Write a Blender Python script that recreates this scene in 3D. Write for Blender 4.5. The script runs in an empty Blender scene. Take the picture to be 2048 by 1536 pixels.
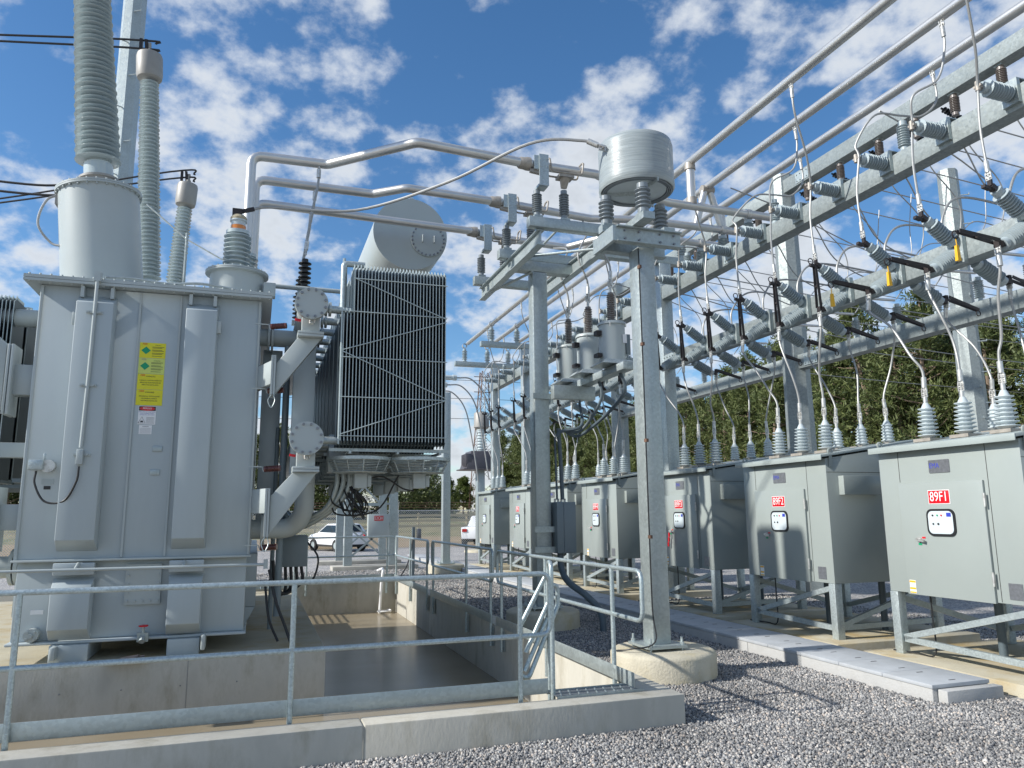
import bpy, bmesh, math, random
import numpy as np
from mathutils import Vector, Matrix
random.seed(7)
R = math.radians
C = bpy.context.scene.collection
sc = bpy.context.scene

# ---------------------------------------------------------------- camera
cam = bpy.data.cameras.new("camera"); co = bpy.data.objects.new("camera", cam); C.objects.link(co)
cam.sensor_width = 36; cam.lens = 1498.5 / 2048 * 36; cam.clip_start = .1; cam.clip_end = 3000
yaw, pit, rol = 0.326786747, 0.172132412, -0.00957626460
fw = Vector((math.sin(yaw)*math.cos(pit), math.cos(yaw)*math.cos(pit), math.sin(pit)))
r0 = Vector((math.cos(yaw), -math.sin(yaw), 0)); u0 = r0.cross(fw)
rr = r0*math.cos(rol) + u0*math.sin(rol); uu = -r0*math.sin(rol) + u0*math.cos(rol)
CAM = Vector((0, 0, 1.88))
co.matrix_world = Matrix(((rr.x, uu.x, -fw.x, CAM.x), (rr.y, uu.y, -fw.y, CAM.y), (rr.z, uu.z, -fw.z, CAM.z), (0, 0, 0, 1)))
sc.camera = co

# ---------------------------------------------------------------- sky, sun, exposure
SUN_DIR = Vector((-1.0, 0.03, 0.64)).normalized()
SUN_EL = math.asin(SUN_DIR.z); SUN_ROT = math.atan2(SUN_DIR.x, SUN_DIR.y)
sc.view_settings.view_transform = 'Standard'; sc.view_settings.look = 'None'
sc.view_settings.gamma = 1.0; sc.view_settings.exposure = 0.55
w = bpy.data.worlds.new("World"); sc.world = w; w.use_nodes = True
N = w.node_tree.nodes; L = w.node_tree.links; N.clear()
def nn(t, tree=None, **kw):
    n = (tree or w.node_tree).nodes.new(t)
    for k, v in kw.items(): setattr(n, k, v)
    return n
out = nn('ShaderNodeOutputWorld'); bg = nn('ShaderNodeBackground')
sky = nn('ShaderNodeTexSky', sky_type='NISHITA', sun_disc=False)
sky.sun_elevation = SUN_EL; sky.sun_rotation = SUN_ROT; sky.air_density = 1.0; sky.dust_density = 0.3; sky.ozone_density = 3.0
tc = nn('ShaderNodeTexCoord'); sep = nn('ShaderNodeSeparateXYZ'); L.new(tc.outputs['Generated'], sep.inputs[0])
def mth(op, a, b=None, c=None, clamp=False):
    n = nn('ShaderNodeMath', operation=op, use_clamp=clamp)
    for i, v in enumerate((a, b, c)):
        if v is None: continue
        if isinstance(v, (int, float)): n.inputs[i].default_value = v
        else: L.new(v, n.inputs[i])
    return n.outputs[0]
zz = mth('ADD', mth('MAXIMUM', sep.outputs[2], 0.0), 0.42)
px = mth('DIVIDE', sep.outputs[0], zz); py = mth('DIVIDE', sep.outputs[1], zz)
cmb = nn('ShaderNodeCombineXYZ'); L.new(px, cmb.inputs[0]); L.new(py, cmb.inputs[1]); cmb.inputs[2].default_value = 3.7
n1 = nn('ShaderNodeTexNoise'); n1.inputs['Scale'].default_value = 3.3; n1.inputs['Detail'].default_value = 3; n1.inputs['Roughness'].default_value = .5
n2 = nn('ShaderNodeTexNoise'); n2.inputs['Scale'].default_value = 12.0; n2.inputs['Detail'].default_value = 11; n2.inputs['Roughness'].default_value = .56; n2.inputs['Distortion'].default_value = .0
L.new(cmb.outputs[0], n1.inputs[0]); L.new(cmb.outputs[0], n2.inputs[0])
dens = mth('ADD', mth('MULTIPLY', n1.outputs[0], .50), mth('MULTIPLY', n2.outputs[0], .68))
hz = mth('SUBTRACT', 1.0, mth('MULTIPLY', sep.outputs[2], 1.9), clamp=True)       # more cloud low down
dens = mth('ADD', dens, mth('MULTIPLY', hz, .075))
cr = nn('ShaderNodeMapRange', interpolation_type='SMOOTHSTEP'); L.new(dens, cr.inputs[0])
cr.inputs[1].default_value = .56; cr.inputs[2].default_value = .73; cr.inputs[3].default_value = 0; cr.inputs[4].default_value = .93
shd = nn('ShaderNodeMapRange'); L.new(dens, shd.inputs[0])
shd.inputs[1].default_value = .64; shd.inputs[2].default_value = .84; shd.inputs[3].default_value = 1.0; shd.inputs[4].default_value = .78
hs = nn('ShaderNodeHueSaturation'); hs.inputs['Saturation'].default_value = 1.2; hs.inputs['Value'].default_value = 1.22
L.new(sky.outputs[0], hs.inputs['Color'])
clc = nn('ShaderNodeVectorMath', operation='SCALE'); clc.inputs[0].default_value = (6.3, 6.7, 7.2); L.new(shd.outputs[0], clc.inputs[3])
mx = nn('ShaderNodeMix', data_type='RGBA'); L.new(cr.outputs[0], mx.inputs[0]); L.new(hs.outputs[0], mx.inputs[6]); L.new(clc.outputs[0], mx.inputs[7])
L.new(mx.outputs[2], bg.inputs[0]); bg.inputs[1].default_value = .088
L.new(bg.outputs[0], out.inputs[0])
sun = bpy.data.lights.new("sun", 'SUN'); so = bpy.data.objects.new("sun", sun); C.objects.link(so)
sun.energy = 3.9; sun.angle = R(1.2); sun.color = (1, .965, .90)
so.rotation_euler = SUN_DIR.to_track_quat('Z', 'Y').to_euler()

# ---------------------------------------------------------------- materials
def _mat(name):
    m = bpy.data.materials.new(name); m.use_nodes = True
    return m, m.node_tree, m.node_tree.nodes['Principled BSDF']
def lnk(t, a, b): t.links.new(a, b)
def mat(name, col, rough=.5, metal=0.0, var=.08, scale=6.0, bump=0.0, bscale=60.0, spec=.5, streak=None, dirt=None, dscale=1.5, damt=.4, coat=0, clamp=(.3, .7), rvar=0):
    """plain surface: base colour varied by noise (world-space), optional dirt blotches and bump"""
    m, t, p = _mat(name)
    g = t.nodes.new('ShaderNodeNewGeometry')
    src = g.outputs['Position']
    if streak:
        mp = t.nodes.new('ShaderNodeMapping'); mp.inputs['Scale'].default_value = streak; lnk(t, src, mp.inputs[0]); src2 = mp.outputs[0]
    else: src2 = src
    nz = t.nodes.new('ShaderNodeTexNoise'); nz.inputs['Scale'].default_value = scale; nz.inputs['Detail'].default_value = 6; lnk(t, src2, nz.inputs[0])
    mr = t.nodes.new('ShaderNodeMapRange'); lnk(t, nz.outputs[0], mr.inputs[0])
    mr.inputs[1].default_value = clamp[0]; mr.inputs[2].default_value = clamp[1]; mr.inputs[3].default_value = 1-var; mr.inputs[4].default_value = 1+var
    vm = t.nodes.new('ShaderNodeVectorMath'); vm.operation = 'SCALE'; vm.inputs[0].default_value = col; lnk(t, mr.outputs[0], vm.inputs[3])
    o = vm.outputs[0]
    if dirt:
        nd = t.nodes.new('ShaderNodeTexNoise'); nd.inputs['Scale'].default_value = dscale; nd.inputs['Detail'].default_value = 8; nd.inputs['Roughness'].default_value = .65; lnk(t, src2, nd.inputs[0])
        md = t.nodes.new('ShaderNodeMapRange'); lnk(t, nd.outputs[0], md.inputs[0]); md.inputs[1].default_value = .48; md.inputs[2].default_value = .68; md.inputs[3].default_value = 0; md.inputs[4].default_value = damt
        mi = t.nodes.new('ShaderNodeMix'); mi.data_type = 'RGBA'; lnk(t, md.outputs[0], mi.inputs[0]); lnk(t, o, mi.inputs[6]); mi.inputs[7].default_value = (*dirt, 1); o = mi.outputs[2]
    lnk(t, o, p.inputs['Base Color'])
    p.inputs['Roughness'].default_value = rough; p.inputs['Metallic'].default_value = metal
    p.inputs['Specular IOR Level'].default_value = spec
    if coat: p.inputs['Coat Weight'].default_value = coat
    if rvar:
        m3 = t.nodes.new('ShaderNodeMapRange'); lnk(t, nz.outputs[0], m3.inputs[0]); m3.inputs[1].default_value = .3; m3.inputs[2].default_value = .7
        m3.inputs[3].default_value = rough-rvar; m3.inputs[4].default_value = rough+rvar; lnk(t, m3.outputs[0], p.inputs['Roughness'])
    if bump:
        nb = t.nodes.new('ShaderNodeTexNoise'); nb.inputs['Scale'].default_value = bscale; nb.inputs['Detail'].default_value = 5; lnk(t, src2, nb.inputs[0])
        b = t.nodes.new('ShaderNodeBump'); b.inputs['Strength'].default_value = bump; b.inputs['Distance'].default_value = .02; lnk(t, nb.outputs[0], b.inputs['Height']); lnk(t, b.outputs[0], p.inputs['Normal'])
    return m
def galv(name, col, rough=.42, metal=.55, amt=.16, scale=38):
    m, t, p = _mat(name)
    g = t.nodes.new('ShaderNodeNewGeometry')
    v = t.nodes.new('ShaderNodeTexVoronoi'); v.inputs['Scale'].default_value = scale; lnk(t, g.outputs['Position'], v.inputs['Vector'])
    nz = t.nodes.new('ShaderNodeTexNoise'); nz.inputs['Scale'].default_value = 2.2; nz.inputs['Detail'].default_value = 8; nz.inputs['Roughness'].default_value = .65; lnk(t, g.outputs['Position'], nz.inputs[0])
    sx = t.nodes.new('ShaderNodeSeparateColor'); lnk(t, v.outputs['Color'], sx.inputs[0])
    a = t.nodes.new('ShaderNodeMath'); a.operation = 'MULTIPLY_ADD'; lnk(t, sx.outputs[0], a.inputs[0]); a.inputs[1].default_value = amt; a.inputs[2].default_value = 1-amt*.5-.2
    b = t.nodes.new('ShaderNodeMath'); b.operation = 'MULTIPLY_ADD'; lnk(t, nz.outputs[0], b.inputs[0]); b.inputs[1].default_value = .4; lnk(t, a.outputs[0], b.inputs[2])
    vm = t.nodes.new('ShaderNodeVectorMath'); vm.operation = 'SCALE'; vm.inputs[0].default_value = col; lnk(t, b.outputs[0], vm.inputs[3])
    lnk(t, vm.outputs[0], p.inputs['Base Color'])
    rg = t.nodes.new('ShaderNodeMath'); rg.operation = 'MULTIPLY_ADD'; lnk(t, sx.outputs[1], rg.inputs[0]); rg.inputs[1].default_value = .22; rg.inputs[2].default_value = rough-.11
    lnk(t, rg.outputs[0], p.inputs['Roughness']); p.inputs['Metallic'].default_value = metal
    return m
M = dict(
 galv=galv('galvanised steel', (.39, .44, .44)),
 galvl=galv('bright galvanised steel', (.43, .485, .49), .42, .5, .24, 55),
 galvb=galv('spangled galvanised steel', (.275, .31, .31), .5, .35, .26, 30),
 rail=galv('galvanised rail tube', (.43, .50, .51), .4, .6, .3, 70),
 tank=mat('transformer paint', (.41, .465, .485), .36, 0, .035, 1.3, .03, 160, streak=(1.6, 1.6, .22), dirt=(.33, .37, .38), dscale=1.3, damt=.42, rvar=.05),
 tank2=mat('transformer pale paint', (.41, .455, .455), .38, 0, .03, 2.0, dirt=(.4, .4, .36), dscale=1.4, damt=.2),
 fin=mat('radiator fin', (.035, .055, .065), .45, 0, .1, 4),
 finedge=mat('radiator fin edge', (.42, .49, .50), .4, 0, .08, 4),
 cab=mat('cabinet grey green paint', (.31, .345, .33), .24, 0, .02, 2.0, .02, 220, rvar=.03, dirt=(.265, .305, .295), dscale=.8, damt=.3),
 cabroof=mat('cabinet roof paint', (.33, .375, .365), .3, 0, .06, 3.0),
 alu=mat('aluminium tube', (.62, .615, .60), .38, .8, .05, 3, rvar=.02, dirt=(.50, .48, .45), dscale=1.2, damt=.35),
 cable=mat('stranded aluminium cable', (.36, .365, .36), .5, .5, .08, 20),
 lug=mat('cast aluminium lug', (.62, .62, .60), .4, .6, .15, 25, dirt=(.25, .23, .2), dscale=14, damt=.5),
 cast=mat('weathered cast clamp', (.36, .33, .29), .55, .4, .15, 18),
 porc=mat('grey porcelain', (.36, .42, .44), .26, 0, .04, 8, coat=.3),
 porcd=mat('dark grey porcelain', (.21, .24, .26), .25, 0, .05, 8, coat=.3),
 porcl=mat('pale porcelain', (.50, .56, .58), .22, 0, .04, 8, coat=.4),
 hvp=mat('grey glazed bushing', (.44, .51, .52), .2, 0, .04, 6, coat=.5),
 hvc=mat('cast cap grey', (.30, .29, .27), .5, .1, .06, 6),
 brown=mat('brown porcelain', (.19, .165, .15), .25, 0, .1, 8, coat=.3),
 redbr=mat('red brown porcelain', (.11, .035, .03), .3, 0, .1, 8, coat=.3),
 poly=mat('black polymer', (.018, .019, .021), .4, 0, .1, 10),
 black=mat('black steel', (.03, .024, .024), .5, .2, .2, 20),
 rubber=mat('black cable sheath', (.02, .021, .023), .5, 0, .1, 10),
 conduit=mat('dark grey conduit', (.09, .12, .14), .5, 0, .1, 10),
 box=mat('steel box paint', (.17, .21, .23), .4, 0, .05, 4),
 ccvt=mat('dark cast housing', (.085, .08, .09), .45, 0, .1, 8),
 yellow=mat('yellow plastic', (.75, .42, .02), .4, 0, .05, 10),
 yel=mat('yellow label', (.72, .66, .02), .5, 0, .03, 10),
 yel2=mat('pale yellow label', (.60, .68, .16), .5, 0, .03, 10),
 green=mat('green label', (.0, .30, .13), .5, 0, .03, 10),
 red=mat('red sign', (.62, .008, .018), .35, 0, .03, 10),
 white=mat('white print', (.80, .80, .80), .5, 0, .02, 10),
 ink=mat('black print', (.03, .03, .03), .5, 0, .02, 10),
 blue=mat('blue print', (.03, .05, .42), .5, 0, .02, 10),
 plate=mat('metal plate', (.22, .23, .25), .35, .5, .15, 30),
 panel=mat('instrument panel', (.55, .62, .65), .4, 0, .03, 10),
 orange=mat('amber oil', (.62, .20, .02), .15, 0, .05, 10, coat=.8),
 wrap=mat('plastic wrap', (.29, .33, .34), .38, .0, .14, 7, .25, 14, streak=(.35, .35, 9), coat=.15, clamp=(.35, .65), rvar=.08),
 conc=mat('concrete', (.40, .385, .34), .85, 0, .10, 3.0, .35, 50, dirt=(.22, .205, .17), dscale=2.2, damt=.5),
 concw=mat('formed concrete wall', (.48, .46, .40), .85, 0, .17, 3.0, .10, 45, streak=(1, 1, .4), dirt=(.27, .245, .185), dscale=3.0, damt=.75),
 conct=mat('trench concrete', (.43, .43, .42), .85, 0, .10, 5.0, .3, 60, dirt=(.30, .295, .28), dscale=5, damt=.5),
 lid=mat('trench lid concrete', (.40, .42, .44), .8, 0, .08, 4.0, .2, 80, dirt=(.30, .31, .32), dscale=3, damt=.4),
 pier=mat('stained concrete', (.50, .46, .36), .85, 0, .10, 4.0, .4, 40, dirt=(.40, .33, .17), dscale=2.5, damt=.6),
 pad=mat('ochre stained pad', (.44, .40, .30), .8, 0, .10, 2.0, .25, 50, dirt=(.36, .25, .09), dscale=1.3, damt=.8),
 bark=mat('pine bark', (.22, .165, .12), .9, 0, .2, 3),
 wood=mat('treated timber', (.58, .48, .30), .8, 0, .12, 6),
 mesh=mat('fence wire', (.55, .57, .57), .5, .4, .05, 10),
 tyre=mat('tyre', (.02, .02, .02), .8, 0, .1, 10),
 carw=mat('white car paint', (.80, .81, .82), .25, 0, .01, 2, coat=.6),
 glass=mat('dark glass', (.02, .03, .035), .08, 0, .1, 2),
 lamp=mat('red lamp', (.4, .01, .01), .2, 0, .1, 2),
 rust=mat('rusty lattice steel', (.16, .09, .06), .7, .2, .2, 3),
 grate=mat('anti slip grating', (.16, .18, .20), .5, .5, .2, 40),
)
def leafmat(name, a, b):
    m, t, p = _mat(name)
    o = t.nodes.new('ShaderNodeNewGeometry')
    nz = t.nodes.new('ShaderNodeTexNoise'); nz.inputs['Scale'].default_value = .9; nz.inputs['Detail'].default_value = 3; lnk(t, o.outputs['Position'], nz.inputs[0])
    ad = t.nodes.new('ShaderNodeMath'); ad.operation = 'ADD'; lnk(t, nz.outputs[0], ad.inputs[0]); lnk(t, o.outputs['Random Per Island'], ad.inputs[1])
    mr = t.nodes.new('ShaderNodeMapRange'); lnk(t, ad.outputs[0], mr.inputs[0]); mr.inputs[1].default_value = .5; mr.inputs[2].default_value = 1.5
    mi = t.nodes.new('ShaderNodeMix'); mi.data_type = 'RGBA'; lnk(t, mr.outputs[0], mi.inputs[0]); mi.inputs[6].default_value = (*a, 1); mi.inputs[7].default_value = (*b, 1)
    lnk(t, mi.outputs[2], p.inputs['Base Color']); p.inputs['Roughness'].default_value = .55
    p.inputs['Specular IOR Level'].default_value = .3
    tr = t.nodes.new('ShaderNodeBsdfTranslucent'); lnk(t, mi.outputs[2], tr.inputs[0]); ms = t.nodes.new('ShaderNodeMixShader'); ms.inputs[0].default_value = .25
    lnk(t, p.outputs[0], ms.inputs[1]); lnk(t, tr.outputs[0], ms.inputs[2]); lnk(t, ms.outputs[0], t.nodes['Material Output'].inputs[0])
    return m
M['leaf'] = leafmat('pine needles', (.05, .077, .025), (.185, .215, .08))
M['leaf2'] = leafmat('light foliage', (.06, .10, .02), (.17, .20, .06))
def gravelmat(name, fine=False):
    m, t, p = _mat(name)
    g = t.nodes.new('ShaderNodeNewGeometry')
    v = t.nodes.new('ShaderNodeTexVoronoi'); v.inputs['Scale'].default_value = 34; lnk(t, g.outputs['Position'], v.inputs['Vector'])
    s = t.nodes.new('ShaderNodeSeparateColor')
    if fine: lnk(t, g.outputs['Random Per Island'], s.inputs[0])
    else: lnk(t, v.outputs['Color'], s.inputs[0])
    r = t.nodes.new('ShaderNodeValToRGB'); e = r.color_ramp.elements
    e[0].position = 0; e[0].color = (.12, .12, .125, 1); e[1].position = 1; e[1].color = (.60, .57, .53, 1)
    for pos, c in ((.28, (.205, .205, .205)), (.55, (.30, .295, .29)), (.80, (.42, .41, .39)), (.93, (.45, .385, .33))):
        x = e.new(pos); x.color = (*c, 1)
    lnk(t, s.outputs[0], r.inputs[0])
    nz = t.nodes.new('ShaderNodeTexNoise'); nz.inputs['Scale'].default_value = .9; nz.inputs['Detail'].default_value = 6; lnk(t, g.outputs['Position'], nz.inputs[0])
    mr = t.nodes.new('ShaderNodeMapRange'); lnk(t, nz.outputs[0], mr.inputs[0]); mr.inputs[1].default_value = .3; mr.inputs[2].default_value = .7; mr.inputs[3].default_value = .72; mr.inputs[4].default_value = 1.2
    if not fine: mr.inputs[3].default_value = 1.0; mr.inputs[4].default_value = 1.3
    vm = t.nodes.new('ShaderNodeVectorMath'); vm.operation = 'SCALE'; lnk(t, r.outputs[0], vm.inputs[0]); lnk(t, mr.outputs[0], vm.inputs[3]); lnk(t, vm.outputs[0], p.inputs['Base Color'])
    p.inputs['Roughness'].default_value = .75
    if not fine:
        b = t.nodes.new('ShaderNodeBump'); b.inputs['Strength'].default_value = 1; b.inputs['Distance'].default_value = .012; b.invert = True
        lnk(t, v.outputs['Distance'], b.inputs['Height']); lnk(t, b.outputs[0], p.inputs['Normal'])
    return m
M['gravel'] = gravelmat('crushed stone bed'); M['stone'] = gravelmat('crushed stone', True)
M['dirt'] = mat('sandy dirt', (.36, .26, .15), .9, 0, .18, .6, .6, 3, dirt=(.24, .19, .10), dscale=.25, damt=.7)
M['grass'] = mat('dry grass bank', (.27, .23, .12), .9, 0, .25, .7, .8, 6, dirt=(.09, .13, .035), dscale=.4, damt=.8)
mw, tw, pw = _mat('murky water')
pw.inputs['Base Color'].default_value = (.075, .055, .03, 1); pw.inputs['Roughness'].default_value = .24; pw.inputs['IOR'].default_value = 1.33; pw.inputs['Specular IOR Level'].default_value = .22
gw = tw.nodes.new('ShaderNodeNewGeometry'); nw = tw.nodes.new('ShaderNodeTexNoise'); nw.inputs['Scale'].default_value = .8; nw.inputs['Detail'].default_value = 5; lnk(tw, gw.outputs['Position'], nw.inputs[0])
rw = tw.nodes.new('ShaderNodeMix'); rw.data_type = 'RGBA'; lnk(tw, nw.outputs[0], rw.inputs[0]); rw.inputs[6].default_value = (.22, .17, .10, 1); rw.inputs[7].default_value = (.34, .30, .23, 1); lnk(tw, rw.outputs[2], pw.inputs['Base Color'])
nb_ = tw.nodes.new('ShaderNodeTexNoise'); nb_.inputs['Scale'].default_value = 1.5; lnk(tw, gw.outputs['Position'], nb_.inputs[0]); bw = tw.nodes.new('ShaderNodeBump'); bw.inputs['Strength'].default_value = .03; lnk(tw, nb_.outputs[0], bw.inputs['Height']); lnk(tw, bw.outputs[0], pw.inputs['Normal'])
M['water'] = mw

# ---------------------------------------------------------------- mesh builder
V = Vector
def perp(d):
    d = V(d).normalized(); a = V((0, 0, 1)) if abs(d.z) < .95 else V((1, 0, 0))
    x = d.cross(a).normalized(); return x, x.cross(d).normalized()
class MB:
    def __init__(s): s.v = []; s.f = []; s.k = []; s.mi = 0
    def add(s, vs, fs):
        b = len(s.v); s.v += [tuple(x) for x in vs]
        for f in fs: s.f.append(tuple(b+i for i in f)); s.k.append(s.mi)
        return s
    def hexa(s, p):
        return s.add(p, [(0, 3, 2, 1), (4, 5, 6, 7), (0, 1, 5, 4), (1, 2, 6, 5), (2, 3, 7, 6), (3, 0, 4, 7)])
    def box(s, x0, x1, y0, y1, z0, z1):
        return s.hexa([(x0, y0, z0), (x1, y0, z0), (x1, y1, z0), (x0, y1, z0), (x0, y0, z1), (x1, y0, z1), (x1, y1, z1), (x0, y1, z1)])
    def bar(s, p, q, w, h, up=(0, 0, 1)):
        p = V(p); q = V(q); d = (q-p).normalized(); u = V(up); x = d.cross(u)
        if x.length < 1e-4: x = d.cross(V((1, 0, 0)))
        x.normalize(); u = x.cross(d).normalized(); x = x*w/2; u = u*h/2
        return s.hexa([p-x-u, p+x-u, q+x-u, q-x-u, p-x+u, p+x+u, q+x+u, q-x+u])
    def cyl(s, p, q, r, r2=None, n=16):
        return s.lathe(p, V(q)-V(p), [(0, 0), (r, 0), (r if r2 is None else r2, (V(q)-V(p)).length), (0, (V(q)-V(p)).length)], n)
    def lathe(s, p, d, prof, n=16):
        p = V(p); d = V(d).normalized(); x, y = perp(d); b = len(s.v)
        cs = [(math.cos(2*math.pi*i/n), math.sin(2*math.pi*i/n)) for i in range(n)]
        idx = []
        for r, t in prof:
            if r < 1e-6: idx.append([len(s.v)]*n); s.v.append(tuple(p+d*t))
            else:
                k = len(s.v); idx.append([k+i for i in range(n)])
                s.v += [tuple(p+d*t+x*(r*c)+y*(r*q)) for c, q in cs]
        for a, c in zip(idx, idx[1:]):
            for i in range(n):
                j = (i+1) % n
                f = []
                for q in (a[i], c[i], c[j], a[j]):
                    if q not in f: f.append(q)
                if len(f) > 2: s.f.append(tuple(f)); s.k.append(s.mi)
        return s
    def tube(s, path, r, n=10, cap=True):
        P = [V(a) for a in path]; rings = []; x = None
        for i, p in enumerate(P):
            d = ((P[min(i+1, len(P)-1)]-P[max(i-1, 0)])).normalized()
            if x is None: x, y = perp(d)
            else:
                x = (x-d*x.dot(d)).normalized()
            y = d.cross(x)
            k = len(s.v); rr_ = r[i] if isinstance(r, (list, tuple)) else r
            s.v += [tuple(p+x*(rr_*math.cos(2*math.pi*j/n))+y*(rr_*math.sin(2*math.pi*j/n))) for j in range(n)]
            rings.append(k)
        for a, c in zip(rings, rings[1:]):
            for j in range(n): s.f.append((a+j, a+(j+1) % n, c+(j+1) % n, c+j)); s.k.append(s.mi)
        if cap:
            s.f.append(tuple(rings[0]+j for j in range(n))[::-1]); s.k.append(s.mi)
            s.f.append(tuple(rings[-1]+j for j in range(n))); s.k.append(s.mi)
        return s
    def prism(s, pts, dv):
        n = len(pts); P = [V(p) for p in pts]; dv = V(dv)
        return s.add(P+[p+dv for p in P], [tuple(range(n))[::-1], tuple(range(n, 2*n))]+[(i, (i+1) % n, n+(i+1) % n, n+i) for i in range(n)])
    def mesh(s, name, mats, smooth=True, ang=40, bevel=0, off=(0, 0, 0)):
        me = bpy.data.meshes.new(name); o = V(off)
        me.from_pydata([tuple(V(v)-o) for v in s.v] if o.length else s.v, [], s.f)
        for m in (mats if isinstance(mats, (list, tuple)) else [mats]): me.materials.append(M[m] if isinstance(m, str) else m)
        if any(s.k): me.polygons.foreach_set('material_index', s.k)
        bm = bmesh.new(); bm.from_mesh(me); bmesh.ops.recalc_face_normals(bm, faces=bm.faces)
        if bevel: bmesh.ops.bevel(bm, geom=[e for e in bm.edges if e.is_manifold and e.calc_face_angle(0) > .6], offset=bevel, segments=2, profile=.5, affect='EDGES')
        bm.to_mesh(me); bm.free()
        if smooth: me.shade_smooth(); me.set_sharp_from_angle(angle=R(ang))
        return me
    def ob(s, name, mats, parent=None, bevel=0, label=None, **kw):
        off = woff(parent)
        return put(name, s.mesh(name, mats, bevel=bevel, off=off, **kw), parent, label)
def woff(p):
    o = V((0, 0, 0))
    while p is not None: o = o+p.location; p = p.parent
    return o
def put(name, me, parent=None, label=None, loc=None):
    o = bpy.data.objects.new(name, me); C.objects.link(o)
    if parent is not None: o.parent = parent
    if loc is not None: o.location = loc
    if label: o['label'] = label
    return o
def tag(o, label, cat, group=None):
    o['label'] = label; o['category'] = cat
    if group: o['group'] = group
    elif 'group' in o: del o['group']
    return o
def thing(name, label, cat, loc=(0, 0, 0), group=None):
    o = bpy.data.objects.new(name, None); C.objects.link(o); o.location = loc; o.empty_display_size = .1
    return tag(o, label, cat, group)
def struct(o): o['kind'] = 'structure'; return o
def copy_tree(o, parent=None):
    c = o.copy(); C.objects.link(c); c.parent = parent
    for ch in list(o.children): copy_tree(ch, c)
    return c
def cr_(pts, n=8):
    P = [V(p) for p in pts]; P = [P[0]*2-P[1]]+P+[P[-1]*2-P[-2]]; o = []
    for i in range(1, len(P)-2):
        a, b, c, d = P[i-1:i+3]
        for k in range(n):
            t = k/n; o.append(.5*((2*b)+(c-a)*t+(2*a-5*b+4*c-d)*t*t+(3*b-a-3*c+d)*t**3))
    return o+[P[-2]]
def arcfillet(pts, rad, n=6):
    P = [V(p) for p in pts]; o = [P[0]]
    for a, b, c in zip(P, P[1:], P[2:]):
        d1 = (a-b).normalized(); d2 = (c-b).normalized(); th = d1.angle(d2)
        t = min(rad/math.tan(th/2), (a-b).length*.48, (c-b).length*.48); s1 = b+d1*t; s2 = b+d2*t
        for k in range(n+1):
            q = k/n; o.append(s1*(1-q)**2+b*2*q*(1-q)+s2*q*q)
    return o+[P[-1]]
ORD = ['first', 'second', 'third', 'fourth', 'fifth', 'sixth', 'seventh', 'eighth', 'ninth', 'tenth', 'eleventh', 'twelfth', 'thirteenth', 'fourteenth', 'fifteenth', 'sixteenth', 'seventeenth', 'eighteenth', 'nineteenth', 'twentieth']
def ordw(i):
    if i < 20: return ORD[i]
    t = {2: 'twenty', 3: 'thirty', 4: 'forty', 5: 'fifty', 6: 'sixty'}[(i+1)//10]; r = (i+1) % 10
    return t+'-'+ORD[r-1] if r else {2: 'twentieth', 3: 'thirtieth', 4: 'fortieth', 5: 'fiftieth', 6: 'sixtieth'}[(i+1)//10]
def text_mesh(body, size, name='lettering', ext=.0006, align='CENTER', squeeze=1.0):
    cu = bpy.data.curves.new(name, 'FONT'); cu.body = body; cu.size = size; cu.extrude = ext; cu.align_x = align; cu.align_y = 'CENTER'; cu.resolution_u = 3
    t = bpy.data.objects.new(name, cu); me = bpy.data.meshes.new_from_object(t); me.name = name; bpy.data.objects.remove(t); bpy.data.curves.remove(cu)
    if squeeze != 1:
        for v in me.vertices: v.co.x *= squeeze
    return me
def place_text(body, size, pos, parent, m, u=(0, -1, 0), up=(0, 0, 1), name='lettering', squeeze=1.0, align='CENTER'):
    me = text_mesh(body, size, name, squeeze=squeeze, align=align); me.materials.clear(); me.materials.append(M[m])
    u = V(u).normalized(); up = V(up).normalized(); n = u.cross(up); off = V(pos)-woff(parent)
    me.transform(Matrix(((u.x, up.x, n.x, off.x), (u.y, up.y, n.y, off.y), (u.z, up.z, n.z, off.z), (0, 0, 0, 1))))
    return put(name, me, parent)
# insulator body profile: alternating sheds between two caps
def sheds(Ln, rc, rs, n, cap=.05, capr=None, th=.25, taper=0):
    pr = [(0, 0), (capr or rc*1.25, 0), (capr or rc*1.25, cap), (rc, cap+.001)]
    pit_ = (Ln-2*cap)/n
    for i in range(n):
        t = cap+pit_*i; k = 1-taper*i/n; s_ = rs if i % 2 == 0 or n < 9 else rs*.97
        pr += [(rc*k, t+pit_*.22), (s_*k, t+pit_*(.38)), (s_*k, t+pit_*(.38+th*.55)), (rc*k, t+pit_*(.58+th*.3))]
    pr += [(rc, Ln-cap-.001), (capr or rc*1.25, Ln-cap), (capr or rc*1.25, Ln), (0, Ln)]
    return pr
def insul(p, q, rc, rs, n, **kw):
    p = V(p); q = V(q); return MB().lathe(p, q-p, sheds((q-p).length, rc, rs, n, **kw), kw.pop('seg', 18) if 'seg' in kw else 18)
def lugpad(m, p, d, wv, s=.06):
    """flat four-bolt pad at p, long axis d, face normal to d x wv"""
    p = V(p); d = V(d).normalized(); wv = V(wv).normalized(); nrm = d.cross(wv).normalized()
    m.bar(p-d*s*1.1, p+d*s*1.1, s*1.7, .016, nrm)
    for a in (-.5, .5):
        for b in (-.45, .45): m.cyl(p+d*s*a+wv*s*b-nrm*.022, p+d*s*a+wv*s*b+nrm*.022, .011, n=6)
    return m
def bolts_circle(m, c, nrm, r, n, br=.014, h=.03):
    x, y = perp(nrm); nrm = V(nrm).normalized()
    for i in range(n):
        a = 2*math.pi*(i+.5)/n; p = V(c)+x*r*math.cos(a)+y*r*math.sin(a); m.cyl(p, p+nrm*h, br, n=6)

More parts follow.
